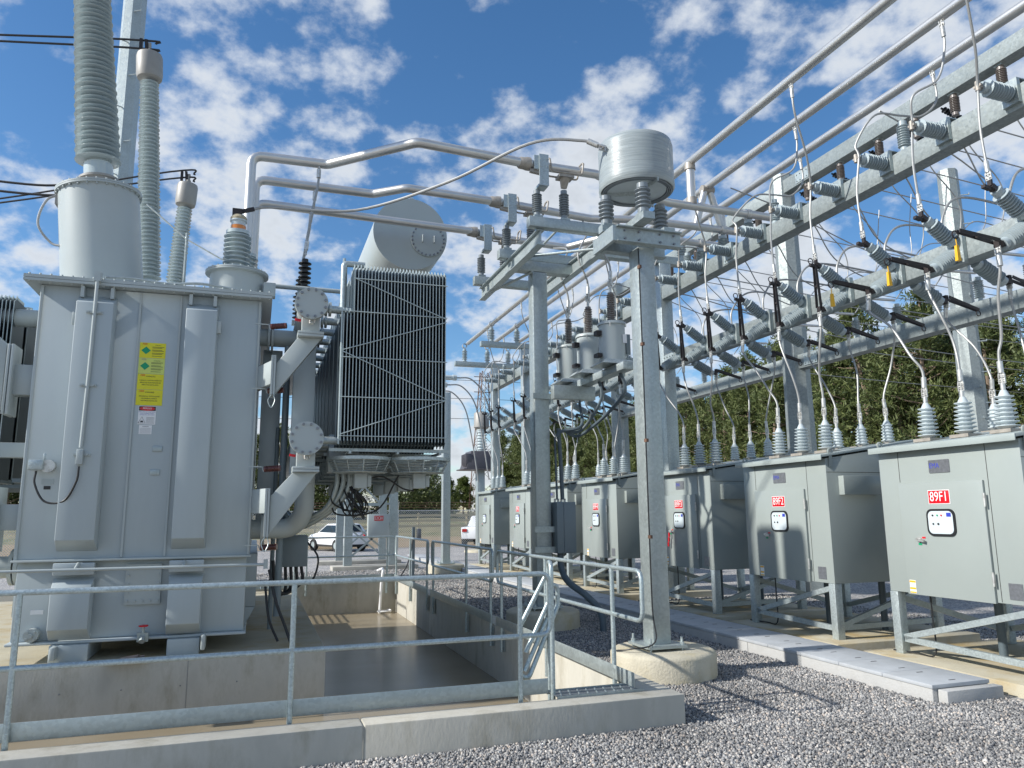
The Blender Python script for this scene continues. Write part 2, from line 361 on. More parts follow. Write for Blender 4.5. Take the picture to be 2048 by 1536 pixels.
# ---------------------------------------------------------------- ground
WX0, WX1, WY0, WY1 = -7.0, 3.45, 6.53, 19.5        # inner faces of the containment basin
OX0, OX1, OY0, OY1 = -7.3, 3.75, 6.283, 19.8
g = MB()
def sheet(m, x0, x1, y0, y1, z): m.add([(x0, y0, z), (x1, y0, z), (x1, y1, z), (x0, y1, z)], [(0, 1, 2, 3)])
sheet(g, -60, 60, -20, OY0+.02, 0); sheet(g, OX1-.02, 60, OY0+.02, 45, 0); sheet(g, -60, OX0+.02, OY0+.02, 45, 0); sheet(g, OX0+.02, OX1-.02, OY1-.02, 45, 0)
struct(g.ob('gravel_ground', 'gravel'))
g = MB(); sheet(g, -60, 300, 45, 66, -.004); sheet(g, 60, 300, -60, 45, -.004); sheet(g, -300, -60, -60, 66, -.004); sheet(g, -60, 60, -60, -20, -.004)
struct(g.ob('dirt_ground', 'dirt'))
gb = MB(); nx = 60
for i in range(nx+1):
    x = -300+10*i
    for j, (y, z) in enumerate(((66, -.004), (74, .5), (90, 1.4), (130, 2.2), (700, 3.0))):
        gb.v.append((x, y, z+(.25*math.sin(x*.31+j)+.15*math.sin(x*.83) if j else 0)))
for i in range(nx):
    for j in range(4): gb.f.append((i*5+j, i*5+5+j, i*5+6+j, i*5+1+j)); gb.k.append(0)
struct(gb.ob('grass_bank', 'grass', ang=80))

# loose stones on top of the bed, where they can be told apart
def stones():
    rng = np.random.default_rng(3)
    def inside(x, y):
        ok = ~((x > OX0-.02) & (x < OX1+.02) & (y > OY0-.02) & (y < OY1+.02))
        ok &= ~((x > 6.42) & (x < 7.20) & (y > 6.08)); ok &= ~((x > 7.2) & (x < 10.1) & (((y-5.35) % 2.92) < 2.0) & (y < 14.2) & (y > 5.4))
        return ok
    P = []
    for x0, x1, y0, y1, d in ((0, 9.5, 3.6, 9, 3900), (3.7, 6.5, 9, 14, 2500), (3.7, 6.5, 14, 22, 900), (-1, 0, 4.6, 6.3, 3900), (7.1, 11.5, 5, 15, 420), (-4, 6.5, 19.8, 27, 260)):
        n = int((x1-x0)*(y1-y0)*d); q = rng.random((n, 2))*[x1-x0, y1-y0]+[x0, y0]
        P.append(q[inside(q[:, 0], q[:, 1])])
    P = np.vstack(P)
    # keep what the camera can see
    D = np.column_stack((P, np.zeros(len(P))))-np.array(CAM)
    zc = D@np.array(fw); xs = D@np.array(rr)/zc; ys = D@np.array(uu)/zc
    P = P[(zc > 0) & (np.abs(xs) < .72) & (ys > -.56)]
    n = len(P); rad = (.0055+.0115*rng.random(n)**1.5)*np.where(P[:, 1] > 14, 1.5, 1)
    base = np.array([(-1, -1, -1), (1, -1, -1), (1, 1, -1), (-1, 1, -1), (-1, -1, 1), (1, -1, 1), (1, 1, 1), (-1, 1, 1)], float)
    vs = base[None]*rng.uniform(.45, 1.0, (n, 8, 3))*np.array([1, .8, .65])[None, None]
    A = rng.normal(size=(n, 3, 3)); Q, _ = np.linalg.qr(A)
    vs = np.einsum('nij,nkj->nki', Q, vs)*rad[:, None, None]
    vs[:, :, 0] += P[:, 0, None]; vs[:, :, 1] += P[:, 1, None]; vs[:, :, 2] += (rad*rng.uniform(.2, .9, n))[:, None]
    fq = np.array([(0, 3, 2, 1), (4, 5, 6, 7), (0, 1, 5, 4), (1, 2, 6, 5), (2, 3, 7, 6), (3, 0, 4, 7)])
    F = (fq[None]+8*np.arange(n)[:, None, None]).reshape(-1)
    me = bpy.data.meshes.new('loose_gravel'); me.vertices.add(8*n); me.vertices.foreach_set('co', vs.reshape(-1))
    me.loops.add(len(F)); me.loops.foreach_set('vertex_index', F.astype(np.int32)); me.polygons.add(6*n); me.polygons.foreach_set('loop_start', np.arange(0, 24*n, 4, dtype=np.int32))
    me.update(); me.validate(); me.materials.append(M['stone'])
    o = put('loose_gravel', me); o['kind'] = 'stuff'; tag(o, 'loose crushed grey stone covering the yard in the foreground', 'gravel')
stones()

# ---------------------------------------------------------------- containment basin
t = thing('containment_basin', 'sunken concrete containment basin around the transformer plinth', 'basin', (3.4, 6.4, 0))
ZT = .265
m = MB(); m.box(OX0, .878-.006, OY0, WY0, -.9, ZT); m.box(.878+.006, OX1, OY0, WY0, -.9, ZT); m.box(.86, .9, OY0+.012, WY0-.01, -.9, ZT-.012)
m.ob('front_wall', 'concw', t, bevel=.012)
m = MB()
ys = [WY0+.001, 9.6, 12.6, 15.6, 17.9, WY1-.001]
for a, b in zip(ys, ys[1:]): m.box(WX1, OX1, a+.004, b-.004, -.9, ZT)
m.ob('side_wall', 'concw', t, bevel=.008)
m = MB(); m.box(OX0, OX1, WY1, OY1, -.9, ZT); m.ob('back_wall', 'concw', t, bevel=.01)
m = MB(); m.box(OX0, WX0, WY0+.001, WY1-.001, -.9, ZT); m.ob('side_wall', 'concw', t)
m = MB(); m.box(WX0, WX1, WY0, WY1, -1.0, -.86); m.ob('floor_slab', 'concw', t)
g = MB(); sheet(g, WX0, WX1, WY0, WY1, -.5); struct(g.ob('basin_water', 'water'))
t = thing('transformer_plinth', 'big concrete plinth with an ochre-stained top under the transformer', 'plinth', (-1, 9.96, 0))
m = MB(); m.box(-6.2, .9, 9.96, 17.9, -.85, .255); m.mi = 1
for k in range(6): m.cyl((-2.6+.62*k, 9.962, -.05), (-2.6+.62*k, 9.957, -.05), .013, n=8); m.cyl((-2.6+.62*k, 9.962, -.40), (-2.6+.62*k, 9.957, -.40), .013, n=8)
m.box(-.672, -.668, 9.957, 9.9595, -.8, .24)
m.ob('plinth_body', ['concw', 'plate'], t, bevel=.004)
m = MB(); m.box(-6.19, .89, 9.97, 17.89, .2555, .2595); m.ob('plinth_top', 'pad', t)
# pit drain hose standing in the water by the back wall
m = MB().tube(arcfillet([(3.0, 19.62, .50), (3.11, 19.5, .56), (3.10, 19.38, .50), (3.06, 19.35, .2), (3.02, 19.3, -.52)], .08), .035, 10)
m.tube([(3.12+.16*math.cos(a/4), 19.2+.16*math.sin(a/4), -.46+.01*a/9) for a in range(30)], .02, 6)
tag(m.ob('drain_hose', 'white'), 'pale drain hose hanging over the back wall into the basin water', 'hose')

# ---------------------------------------------------------------- handrails
RR = .022
def rail(name, label, pts_top, posts, z_top, z_mid, nrm, toe=None, foot=.26, loops=True, brk=True):
    """pts_top: two end points (x,y); rail loop with round corners, posts, toe plate"""
    a = V((*pts_top[0], 0)); b = V((*pts_top[1], 0)); d = (b-a).normalized(); n = V((*nrm, 0))
    t = thing(name, label, 'handrail', (a.x, a.y, foot))
    lo = [a+V((0, 0, z_mid)), a+V((0, 0, z_top)), b+V((0, 0, z_top)), b+V((0, 0, z_mid))]
    mid = (lo[3]+lo[0])*.5
    path = arcfillet([mid]+[lo[0], lo[1], lo[2], lo[3]]+[mid], .10)
    MB().tube(path, RR, 12).ob('rail_loop', 'rail', t)
    for k in posts:
        p = a+d*k; m = MB(); m.cyl(p+V((0, 0, foot-.30)), p+V((0, 0, z_top-.01)), RR*1.02, n=12)
        m.ob('post', 'rail', t)
        if brk:
            q = p+n*.035+V((0, 0, foot-.16)); m = MB(); m.bar(q-V((0, 0, .14)), q+V((0, 0, .14)), .06, .012, n)
            for s_ in (-.09, .09): m.cyl(q+V((0, 0, s_)), q+V((0, 0, s_))-n*.03, .012, n=6)
            m.ob('bracket', 'galv', t)
    if toe:
        for (k0, k1) in toe:
            p, q = a+d*k0-n*.03, a+d*k1-n*.03
            MB().bar(p+V((0, 0, foot+.085+.02)), q+V((0, 0, foot+.085+.02)), .008, .13, (0, 0, 1)).ob('toe_plate', 'galv', t, bevel=.002)
    return t
rail('handrail', 'long galvanised handrail along the front wall, nearest the camera', ((-2.6, 6.57), (2.57, 6.57)), [.98, 2.93, 4.88], 1.345, .81, (0, -1), [(0, 5.15)])
rail('handrail', 'galvanised handrail on the side wall by the near steel column', ((3.40, 6.37), (3.40, 10.78)), [.62, 2.46, 4.22], 1.35, .90, (1, 0), [(.15, 4.4)])
rail('handrail', 'middle galvanised handrail section on the side wall', ((3.40, 11.02), (3.40, 15.15)), [.10, 1.5, 4.0], 1.36, .89, (1, 0), [(0, 4.12)])
rail('handrail', 'farthest galvanised handrail section on the side wall', ((3.40, 15.5), (3.40, 19.3)), [.10, 1.9, 3.7], 1.36, .89, (1, 0), [(0, 3.8)])
rail('handrail', 'galvanised handrail with round corners across the back wall', ((1.06, 19.45), (3.41, 19.45)), [.18, 2.15], 1.35, .88, (0, 1), [(-.3, 2.35)])
# short return rail with a ladder grating beyond the plinth
t = thing('handrail', 'short galvanised return rail beside the grating behind the plinth', 'handrail', (.95, 18.2, .26))
m = MB().tube(arcfillet([(.95, 18.1, .3), (.95, 18.1, 1.33), (.95, 19.4, 1.33), (.95, 19.4, .3)], .1), RR, 10); m.tube([(.95, 18.1, .86), (.95, 19.4, .86)], RR, 10); m.ob('rail_loop', 'rail', t)
m = MB()
for i in range(9): m.bar((-.5+i*.17, 17.95, .30), (-.5+i*.17, 19.5, .30), .012, .03)
for i in range(12): m.bar((-.5, 18+i*.13, .306), (.9, 18+i*.13, .306), .008, .02)
tag(m.ob('walkway_grating', 'galvl'), 'bright steel grating bridging the gap behind the plinth', 'grating')
# folded swing gate at the corner
t = thing('swing_gate', 'folded tubular swing gate leaning at the basin corner', 'gate', (2.55, 6.72, .3))
def loop(m, o, w_, h_, tilt, dy):
    pts = []
    for (a, b) in ((0, h_*.5), (0, h_), (w_, h_), (w_, 0), (0, 0), (0, h_*.5)): pts.append(V((o[0]+a*tilt[0]+b*tilt[1], o[1]+dy*a, o[2]+b)))
    m.tube(arcfillet(pts, .09), RR, 10)
m = MB(); m.tube(arcfillet([(2.63, 6.68, .10), (2.63, 6.68, 1.43), (2.67, 6.86, 1.43), (2.67, 6.86, .05)], .08), RR, 12); m.ob('hinge_post', 'rail', t)
m = MB(); m.tube(arcfillet([(2.60, 6.76, 1.30), (2.36, 6.80, .86), (2.36, 6.80, .42), (2.44, 6.80, .40), (2.78, 6.9, 1.02), (2.78, 6.9, 1.20), (2.68, 6.88, 1.22)], .07), RR, 12); m.ob('gate_frame', 'rail', t)
m = MB(); m.tube([(2.42, 6.82, .62), (2.72, 6.88, 1.14)], RR, 10); m.tube([(2.40, 6.80, .46), (2.70, 6.88, .98)], RR, 10); m.ob('gate_bar', 'rail', t)
# anti slip step at the corner
t = thing('access_step', 'dark anti-slip grating step at the front corner of the basin', 'step', (2.65, 6.6, .25))
m = MB(); m.box(2.63, 3.44, 6.535, 6.78, .262, .272)
m.ob('tread', 'grate', t)
m = MB()
for i in range(9):
    x = 2.66+i*.088
    for k in range(12): m.box(x-.006+k*.006, x+.006+k*.006, 6.54+k*.02, 6.552+k*.02, .2725, .277)
m.ob('grip_studs', 'galvl', t)
m = MB(); m.box(2.61, 3.46, 6.52, 6.536, .25, .285); m.box(2.61, 3.46, 6.78, 6.796, .25, .285); m.ob('edge_angle', 'galv', t)

# ---------------------------------------------------------------- cable trench
t = thing('cable_trench', 'long raised concrete cable trench with lids beside the switch cabinets', 'trench', (6.45, 6.1, 0))
def tz(y): return .165
m = MB(); y = 6.1; L_ = [6.1, 9.1, 12.1, 15.1, 18.1, 21.1, 24.1, 27.1, 30.1, 33]
for a, b in zip(L_, L_[1:]): m.box(6.44, 6.60, a+.004, b-.004, -.1, .132)
m.box(7.06, 7.18, 6.104, 33, -.1, .132); m.box(6.60, 7.06, 6.104, 6.2, -.1, .13)
m.ob('trench_wall', 'conct', t, bevel=.006)
m = MB(); m.box(6.50, 7.24, 5.985, 6.098, -.1, .128); m.ob('end_block', 'conct', t, bevel=.008)
y = 6.09; i = 0
while y < 33:
    m = MB(); m.box(6.43, 7.19, y+.003, y+.637, .134, .172)
    m.ob('lid', 'lid', t, bevel=.004)
    if y < 16:
        m = MB(); m.box(6.78, 6.86, y+.11, y+.125, .1722, .1745); m.box(6.78, 6.86, y+.51, y+.525, .1722, .1745); m.ob('lifting_slot', 'black', t)
    y += .64; i += 1

# ---------------------------------------------------------------- steel columns on round piers
def pier(x, y, r, h, label):
    m = MB(); m.lathe((x, y, -.2), (0, 0, 1), [(0, 0), (r, 0), (r, h+.2-.05), (r-.015, h+.2-.02), (r-.06, h+.2), (0, h+.2)], 48)
    return tag(m.ob('concrete_pier', 'pier', ang=50), label, 'pier')
pier(4.66, 8.26, .62, .30, 'round ochre-stained concrete pier under the nearest steel column')
pier(4.68, 12.3, .62, .30, 'round concrete pier under the column carrying the three grey canisters')
pier(6.0, 24.7, .62, .28, 'round concrete pier far off by the cable trench')
pier(10.9, 37.5, .8, .12, 'low round pier under the dark cast instrument housing')
def column(name, label, x, y, z0, z1, w_=.24, d_=.26, mt='galv', plate=True, bevel=.02):
    t = thing(name, label, 'column', (x, y, z0))
    m = MB(); m.box(x-w_/2, x+w_/2, y-d_/2, y+d_/2, z0+.02, z1); m.ob('shaft', mt, t, bevel=bevel)
    if plate:
        m = MB(); m.box(x-w_/2-.13, x+w_/2+.13, y-d_/2-.13, y+d_/2+.13, z0, z0+.03); m.ob('base_plate', mt, t)
        for sx in (-1, 1):
            for sy in (-1, 1):
                m = MB(); p = V((x+sx*(w_/2+.085), y+sy*(d_/2+.085), z0-.03)); m.cyl(p, p+V((0, 0, .15)), .014, n=8); m.cyl(p+V((0, 0, .06)), p+V((0, 0, .095)), .028, n=6); m.ob('anchor_bolt', 'galvl', t)
    return t
def ibeam(m, p, q, h, w_, tk=.016):
    """channel/I beam, flanges up and down"""
    p = V(p); q = V(q)
    m.bar(p+V((0, 0, h/2-tk/2)), q+V((0, 0, h/2-tk/2)), w_, tk); m.bar(p-V((0, 0, h/2-tk/2)), q-V((0, 0, h/2-tk/2)), w_, tk); m.bar(p, q, tk, h-2*tk-.004)
    return m
c1 = column('steel_column', 'nearest square galvanised column standing on an ochre pier', 4.59, 8.26, .33, 5.24)
m = MB(); ibeam(m, (4.13, 8.06, 5.345), (5.05, 8.06, 5.345), .21, .12); m.ob('cross_beam', 'galv', c1)
m = MB(); ibeam(m, (4.13, 8.46, 5.345), (5.05, 8.46, 5.345), .21, .12); m.ob('cross_beam', 'galv', c1)
m = MB(); m.bar((4.10, 8.03, 5.345), (4.10, 8.62, 5.345), .05, .2); m.ob('end_channel', 'galv', c1)
m = MB(); m.bar((4.42, 7.72, 5.50), (4.42, 8.80, 5.50), .16, .09); m.bar((4.94, 8.12, 5.50), (4.94, 8.50, 5.50), .16, .09); m.bar((4.06, 8.35, 5.50), (4.42, 8.35, 5.50), .12, .09); m.ob('mounting_channel', 'galv', c1)
m = MB().tube(cr_([(4.46, 8.1, 5.2), (4.455, 8.09, 4.2), (4.46, 8.10, 3.2), (4.45, 8.09, 2.0), (4.455, 8.1, .8), (4.42, 8.0, .42), (4.15, 8.1, .34), (4.05, 8.3, .30)], 6), .009, 6); m.ob('earth_cable', 'rubber', c1)
m = MB()
for z in (1.6, 2.75, 3.95, 4.95): m.box(4.445, 4.475, 8.06, 8.12, z-.02, z+.02)
m.ob('cable_clip', 'rust', c1)
c2 = column('steel_column', 'square galvanised column with a control box and three canisters bolted to it', 4.68, 12.3, .33, 6.2, .28, .26)
m = MB()
for z in (3.92, 1.62, 1.28): m.box(4.68-.18, 4.68+.18, 12.3-.17, 12.3-.135, z-.05, z+.05)
m.ob('clamp_band', 'galv', c2)
m = MB(); m.bar((4.24, 12.3, 6.31), (5.33, 12.3, 6.31), .20, .19); m.ob('cross_beam', 'galv', c2, bevel=.006)
m = MB(); ibeam(m, (4.20, 10.85, 6.33), (4.20, 14.25, 6.33), .26, .13); m.ob('long_beam', 'galvl', c2)
m = MB(); ibeam(m, (5.34, 10.85, 6.33), (5.34, 14.25, 6.33), .26, .13); m.ob('long_beam', 'galvl', c2)
m = MB(); m.tube([(4.4, 12.3, 6.5), (5.3, 11.0, 6.3)], .025, 8); m.tube([(4.55, 12.2, 6.2), (4.2, 13.6, 6.2)], .025, 8); m.tube([(4.5, 12.2, 6.45), (4.6, 10.95, 6.6)], .02, 8); m.ob('brace_rod', 'galvl', c2)
CH = [10.85, 12.45, 14.1]
for y in CH:
    m = MB(); m.bar((3.98, y, 6.56), (5.55, y, 6.56), .16, .17); m.ob('support_channel', 'galv', c2, bevel=.004)
# control box and conduits on the column
t = thing('control_box', 'tall grey control box on the side of the middle column', 'box', (4.95, 12.25, 1.22))
m = MB(); m.box(4.86, 5.21, 12.02, 12.52, 1.22, 2.08); m.ob('housing', 'box', t, bevel=.01)
m = MB(); m.box(4.985, 5.20, 12.008, 12.019, 1.24, 2.06); m.ob('door', 'box', t, bevel=.004)
m = MB()
for x in (4.90, 4.96, 5.02, 5.08): m.cyl((x, 12.2, 2.08), (x, 12.2, 2.14), .022, n=8)
m.ob('cable_gland', 'lug', t)
m = MB().tube(cr_([(4.98, 12.2, 1.22), (4.98, 12.15, .95), (5.02, 11.95, .75), (5.22, 11.7, .55), (5.38, 11.5, .3), (5.40, 11.45, -.05)], 8), .055, 14)
tag(m.ob('conduit', 'conduit'), 'fat dark flexible conduit curving from the control box into the gravel', 'conduit')
m = MB().tube([(5.0, 12.1, 2.12), (4.98, 12.1, 2.8), (4.93, 12.05, 3.35)], .035, 10); m.tube([(4.90, 12.1, 2.12), (4.88, 12.1, 3.2)], .02, 8)
tag(m.ob('conduit', 'conduit'), 'straight dark conduit rising from the control box up the column', 'conduit')
c0 = column('steel_column', 'slim square column far off behind the radiators', 6.0, 24.7, .30, 6.0, .26, .26, 'galvl')

# ---------------------------------------------------------------- bus pipes across, supported above column
BZ = 7.54; BR_ = .075
def buspipe(name, label, pts, r=BR_, group=None, rad=.18, straight=False):
    m = MB().tube(pts if straight else arcfillet(pts, rad, 5), r, 24); return tag(m.ob(name, 'alu'), label, 'bus pipe', group)
pa = buspipe('bus_pipe', 'nearest cranked aluminium bus pipe rising from the transformer', [(-.32, 11.83, 5.9), (-.32, 11.83, BZ), (.85, 11.8, BZ), (2.10, 10.62, BZ), (4.15, 10.80, BZ), (5.2, 10.8, BZ), (6.2, 11.3, BZ), (7.0, 11.47, BZ), (9.35, 11.5, BZ)])
pb = buspipe('bus_pipe', 'middle aluminium bus pipe with a small kink over the radiators', [(-.26, 12.72, 5.9), (-.26, 12.72, BZ), (1.72, 12.72, BZ), (2.25, 12.3, BZ), (4.1, 12.40, BZ), (5.9, 12.6, BZ), (6.9, 12.35, BZ), (9.25, 12.35, BZ)])
pc = buspipe('bus_pipe', 'farthest aluminium bus pipe crossing in front of the round conservator', [(-.25, 13.73, 5.9), (-.25, 13.73, BZ), (3.85, 13.92, BZ), (4.7, 14.12, BZ), (6.08, 14.22, BZ), (6.6, 13.45, BZ), (7.2, 13.15, BZ), (9.35, 13.15, BZ)])
names3 = ['nearest', 'middle', 'farthest']
proto_post = insul((0, 0, 0), (0, 0, .50), .048, .085, 9, cap=.07, capr=.055).mesh('insulator_body', 'porcd')
def post_insulator(p, h, label, group, mt='porcd', rc=.048, rs=.085, n=9, top='pad', q=None):
    t = thing('post_insulator', label, 'insulator', p, group)
    d = (V(q)-V(p)) if q else V((0, 0, h)); h = d.length; d.normalize()
    MB().lathe(V(p)+d*.03, d, sheds(h-.06, rc, rs, n, cap=.06, capr=rc*1.15), 18).ob('porcelain_body', mt, t)
    x, y = perp(d)
    MB().bar(V(p)-d*.001, V(p)+d*.029, .15, .15, y).ob('base_cap', 'galv', t)
    return t
for i, y in enumerate(CH):
    yp = (10.79, 12.40, 13.95)[i]
    for k, x in enumerate((4.14, 4.62)):
        if k == 0:
            t = post_insulator((x, y, 6.65), .50, f'{names3[i]} post insulator under a bolted plate clamp on the column head', 'post insulators on the column head')
            m = MB(); m.box(x-.10, x+.02, yp-.115, yp-.095, BZ-.12, BZ+.12); m.box(x-.02, x+.14, yp-.14, yp-.117, BZ-.40, BZ+.14); m.box(x-.02, x+.14, yp-.09, yp+.10, BZ-.40, BZ-.36)
            for a in (0, .1):
                for b in (-.08, .06): m.cyl((x+a+.01, yp-.14, BZ+b), (x+a+.01, yp-.155, BZ+b), .012, n=6)
            m.ob('plate_clamp', 'galvl', t)
            m = MB(); m.lathe((x-.34, yp, BZ), (1, 0, 0), [(.078, 0), (.095, .02), (.10, .1), (.11, .14), (.11, .2), (.05, .22)], 18); m.bar((x-.14, yp, BZ-.11), (x+.03, yp-.06, BZ-.16), .08, .05); m.ob('pipe_coupler', 'cast', t)
        else:
            t = post_insulator((x, y, 6.65), .56, f'{names3[i]} post insulator with a forked pipe cradle on the column head', 'post insulators on the column head')
            m = MB()
            for s_ in (-1, 1):
                m.tube(arcfillet([(x-.3, yp+s_*.10, BZ+.09), (x-.27, yp+s_*.10, BZ-.11), (x+.27, yp+s_*.10, BZ-.11), (x+.3, yp+s_*.10, BZ+.09)], .06), .016, 8)
            for s_ in (-1, 1): m.tube(arcfillet([(x+s_*.3, yp-.10, BZ+.09), (x+s_*.3, yp-.06, BZ+.125), (x+s_*.3, yp+.06, BZ+.125), (x+s_*.3, yp+.10, BZ+.09)], .04), .016, 8)
            m.bar((x-.13, yp, BZ-.15), (x+.13, yp, BZ-.15), .2, .05); m.cyl((x, y, BZ-.32), (x, yp, BZ-.15), .05, .09, 12)
            m.ob('pipe_cradle', 'cast', t)

# ---------------------------------------------------------------- reactor
RC = V((4.58, 8.30, 0))
t = thing('air_core_reactor', 'drum-shaped reactor wrapped in shiny grey plastic on three insulators', 'reactor', (RC.x, RC.y, 6.05))
m = MB(); m.lathe((RC.x, RC.y, 6.03), (0, 0, 1), [(.445, .045), (.475, .025), (.497, .06), (.494, .15), (.489, .40), (.492, .60), (.475, .675), (.42, .70), (0, .705)], 64); m.ob('wrapped_coil', 'wrap', t, ang=60)
m = MB()
for r_ in (.395, .418, .44): m.lathe((RC.x, RC.y, 6.045), (0, 0, 1), [(r_, 0), (r_+.012, 0), (r_+.012, .2), (r_, .2), (r_, 0)], 48)
for k in range(36):
    a = k*math.pi/18; m.bar((RC.x+.39*math.cos(a), RC.y+.39*math.sin(a), 6.08), (RC.x+.465*math.cos(a), RC.y+.465*math.sin(a), 6.08), .012, .03)
m.ob('winding_layer', 'porcd', t)
m = MB(); m.lathe((RC.x, RC.y, 6.065), (0, 0, 1), [(0, 0), (.385, 0), (.385, .01), (0, .01)], 48)
m.ob('inner_sleeve', 'porcl', t)
m = MB()
for a in (R(35), R(155), R(275)): m.bar((RC.x, RC.y, 6.04), (RC.x+.49*math.cos(a), RC.y+.49*math.sin(a), 6.04), .02, .05)
m.ob('spider_arm', 'galvl', t)
m = MB(); m.cyl((RC.x, RC.y, 6.71), (RC.x, RC.y, 6.83), .012, n=8); m.cyl((RC.x, RC.y, 6.7), (RC.x, RC.y, 6.73), .08, n=12); m.ob('lifting_eye', 'galvl', t)
m = MB(); lugpad(m, (RC.x-.53, RC.y-.10, 6.56), (-1, 0, .05), (0, 0, 1), .05); m.ob('terminal_pad', 'lug', t)
for k, (ax, ay, zb) in enumerate(((-.15, -.42, 5.55), (-.42, .07, 5.55), (.40, .11, 5.55))):
    p = V((RC.x+ax, RC.y+ay, zb)); hgt = 6.0-zb
    t2 = post_insulator(p, hgt, ['front ribbed insulator holding up the wrapped reactor', 'left ribbed insulator holding up the wrapped reactor', 'right ribbed insulator holding up the wrapped reactor'][k], 'insulators under the reactor', 'porcd', .062, .10, 5)

# ---------------------------------------------------------------- long bus pipes along the yard
PX = [7.5, 8.43, 9.3]; PZ = 8.43
nm3 = ['leftmost', 'middle', 'rightmost']
for i, x in enumerate(PX):
    buspipe('long_bus_pipe', f'{nm3[i]} of the three long bus pipes running overhead down the yard', [(x, -3+.76*k, PZ) for k in range(40)]+[(x, 27.4-.3*i, PZ)], .075, straight=True)
# drop legs
def leg(p, q, r=.07):
    m = MB(); m.cyl(p, q, r, n=16); return m
t = thing('drop_pipe', 'upright aluminium pipe joining the nearest crossing pipe to the bus above', 'pipe', (7.5, 11.5, BZ))
leg((7.5, 11.5, BZ+.05), (7.5, 11.5, PZ-.05), .085).ob('pipe_body', 'alu', t)
for a, b in ((BZ+.03, BZ+.17), (PZ-.16, PZ-.03)): MB().cyl((7.5, 11.5, a), (7.5, 11.5, b), .105, .098, 16).ob('welded_socket', 'cast', t)
t = thing('drop_pipe', 'splayed pair of aluminium pipes joining the middle crossing pipe to the bus above', 'pipe', (8.43, 12.35, BZ))
for s_ in (-.3, .3): leg((8.43+s_, 12.35, BZ+.04), (8.43+s_*.15, 12.35, PZ-.04)).ob('pipe_leg', 'alu', t)
MB().cyl((8.30, 12.35, PZ-.07), (8.56, 12.35, PZ-.07), .09, n=16).ob('saddle', 'cast', t)
t = thing('drop_pipe', 'upright aluminium pipe joining the farthest crossing pipe to the bus above', 'pipe', (9.3, 13.15, BZ))
leg((9.3, 13.15, BZ+.05), (9.3, 13.15, PZ-.05), .085).ob('pipe_body', 'alu', t)
MB().cyl((9.3, 13.15, BZ-.09), (9.3, 13.15, BZ+.14), .105, .098, 16).ob('welded_socket', 'cast', t)

# ---------------------------------------------------------------- switch structure
CY = [5.2, 14.8, 24.3, 27.9]; FX = 8.75; BX = 12.35
colnames = ['', 'tall galvanised column rising behind the third cabinet', 'tall galvanised column rising far off behind the sixth cabinet', 'last galvanised column at the far end of the bus']
for i, y in enumerate(CY):
    if i == 0: continue
    t = column('structure_column', colnames[i], FX, y, .15, 7.6, .30, .30, 'galvl', plate=False)
    m = MB(); m.bar((7.1 if i > 1 else 6.9, y, 7.70), (9.9, y, 7.70), .22, .18); m.ob('tee_arm', 'galv', t, bevel=.006)
    for k, x in enumerate(PX):
        t2 = post_insulator((x, y, 7.79), PZ-7.79-.10, f'{nm3[k]} bus support insulator on the {["", "nearest", "middle", "farthest"][i]} tee arm', 'bus support insulators on the tee arms', 'porc', .06, .11, 6)
        m = MB(); m.lathe((x, y-.05, PZ), (0, 1, 0), [(.08, 0), (.10, .0), (.10, .1), (.08, .1)], 16); m.ob('pipe_ring', 'lug', t2)
def boxbeam(name, label, x, z, y0, y1, w_=.26, h_=.31, mt='galvb'):
    m = MB(); m.box(x-w_/2, x+w_/2, y0, y1, z-h_/2, z+h_/2)
    return tag(m.ob(name, mt, bevel=.008), label, 'beam')
TZ, MZ = 6.865, 5.25
boxbeam('box_beam', 'long upper steel beam carrying the row of sideways insulators', FX-.0, TZ, -2, CY[1]-.155)
boxbeam('box_beam', 'long middle steel beam carrying the angled switches', FX-.0, MZ, -2, CY[1]-.155)
boxbeam('box_beam', 'upper steel beam of the middle bay, behind the canisters', FX, TZ, CY[1]+.155, CY[2]-.155)
boxbeam('box_beam', 'lower steel beam of the middle bay, behind the canisters', FX, MZ, CY[1]+.155, CY[2]-.155)
boxbeam('box_beam', 'upper steel beam of the farthest bay', FX, TZ, CY[2]+.155, CY[3]+.35)
boxbeam('box_beam', 'lower steel beam of the farthest bay', FX, MZ, CY[2]+.155, CY[3]-.155)
boxbeam('box_beam', 'rear low steel beam in front of the pines', BX, 5.43, -2, 14.6, .28, .34)
boxbeam('box_beam', 'rear low steel beam of the middle bay in front of the pines', BX, 5.43, 15.0, 24.1, .28, .34)
boxbeam('box_beam', 'topmost steel beam with brown insulators hanging below', BX, 9.93, -2, 14.6, .30, .34)
boxbeam('box_beam', 'topmost steel beam of the middle bay', BX, 9.93, 15.0, 24.1, .30, .34)
def hexpole(name, label, x, y, z0, z1, r0_, r1_, mt='galvb', n=8, bolts=0):
    t = thing(name, label, 'pole', (x, y, z0)); m = MB(); m.lathe((x, y, z0), (0, 0, 1), [(0, 0), (r0_, 0), (r1_, z1-z0), (0, z1-z0)], n); m.ob('pole_shaft', mt, t, ang=20)
    if bolts:
        m = MB(); z = z0+2.2; k = 0
        while z < z1-.3: 
            s_ = -1 if k % 2 else 1; m.tube([(x+s_*.02, y-r0_*.8, z), (x+s_*r1_*.8, y-r0_*1.15, z), (x+s_*r1_*.8, y-r0_*1.15, z+.05)], .018, 6); z += bolts; k += 1
        m.ob('step_bolt', 'galvl', t)
    return t
hexpole('steel_pole', 'faceted galvanised pole behind the second and third cabinets', BX, 14.8, 0, 10.3, .36, .27)
hexpole('steel_pole', 'faceted galvanised pole far back in the middle bay', BX, 24.3, 0, 10.3, .36, .27)
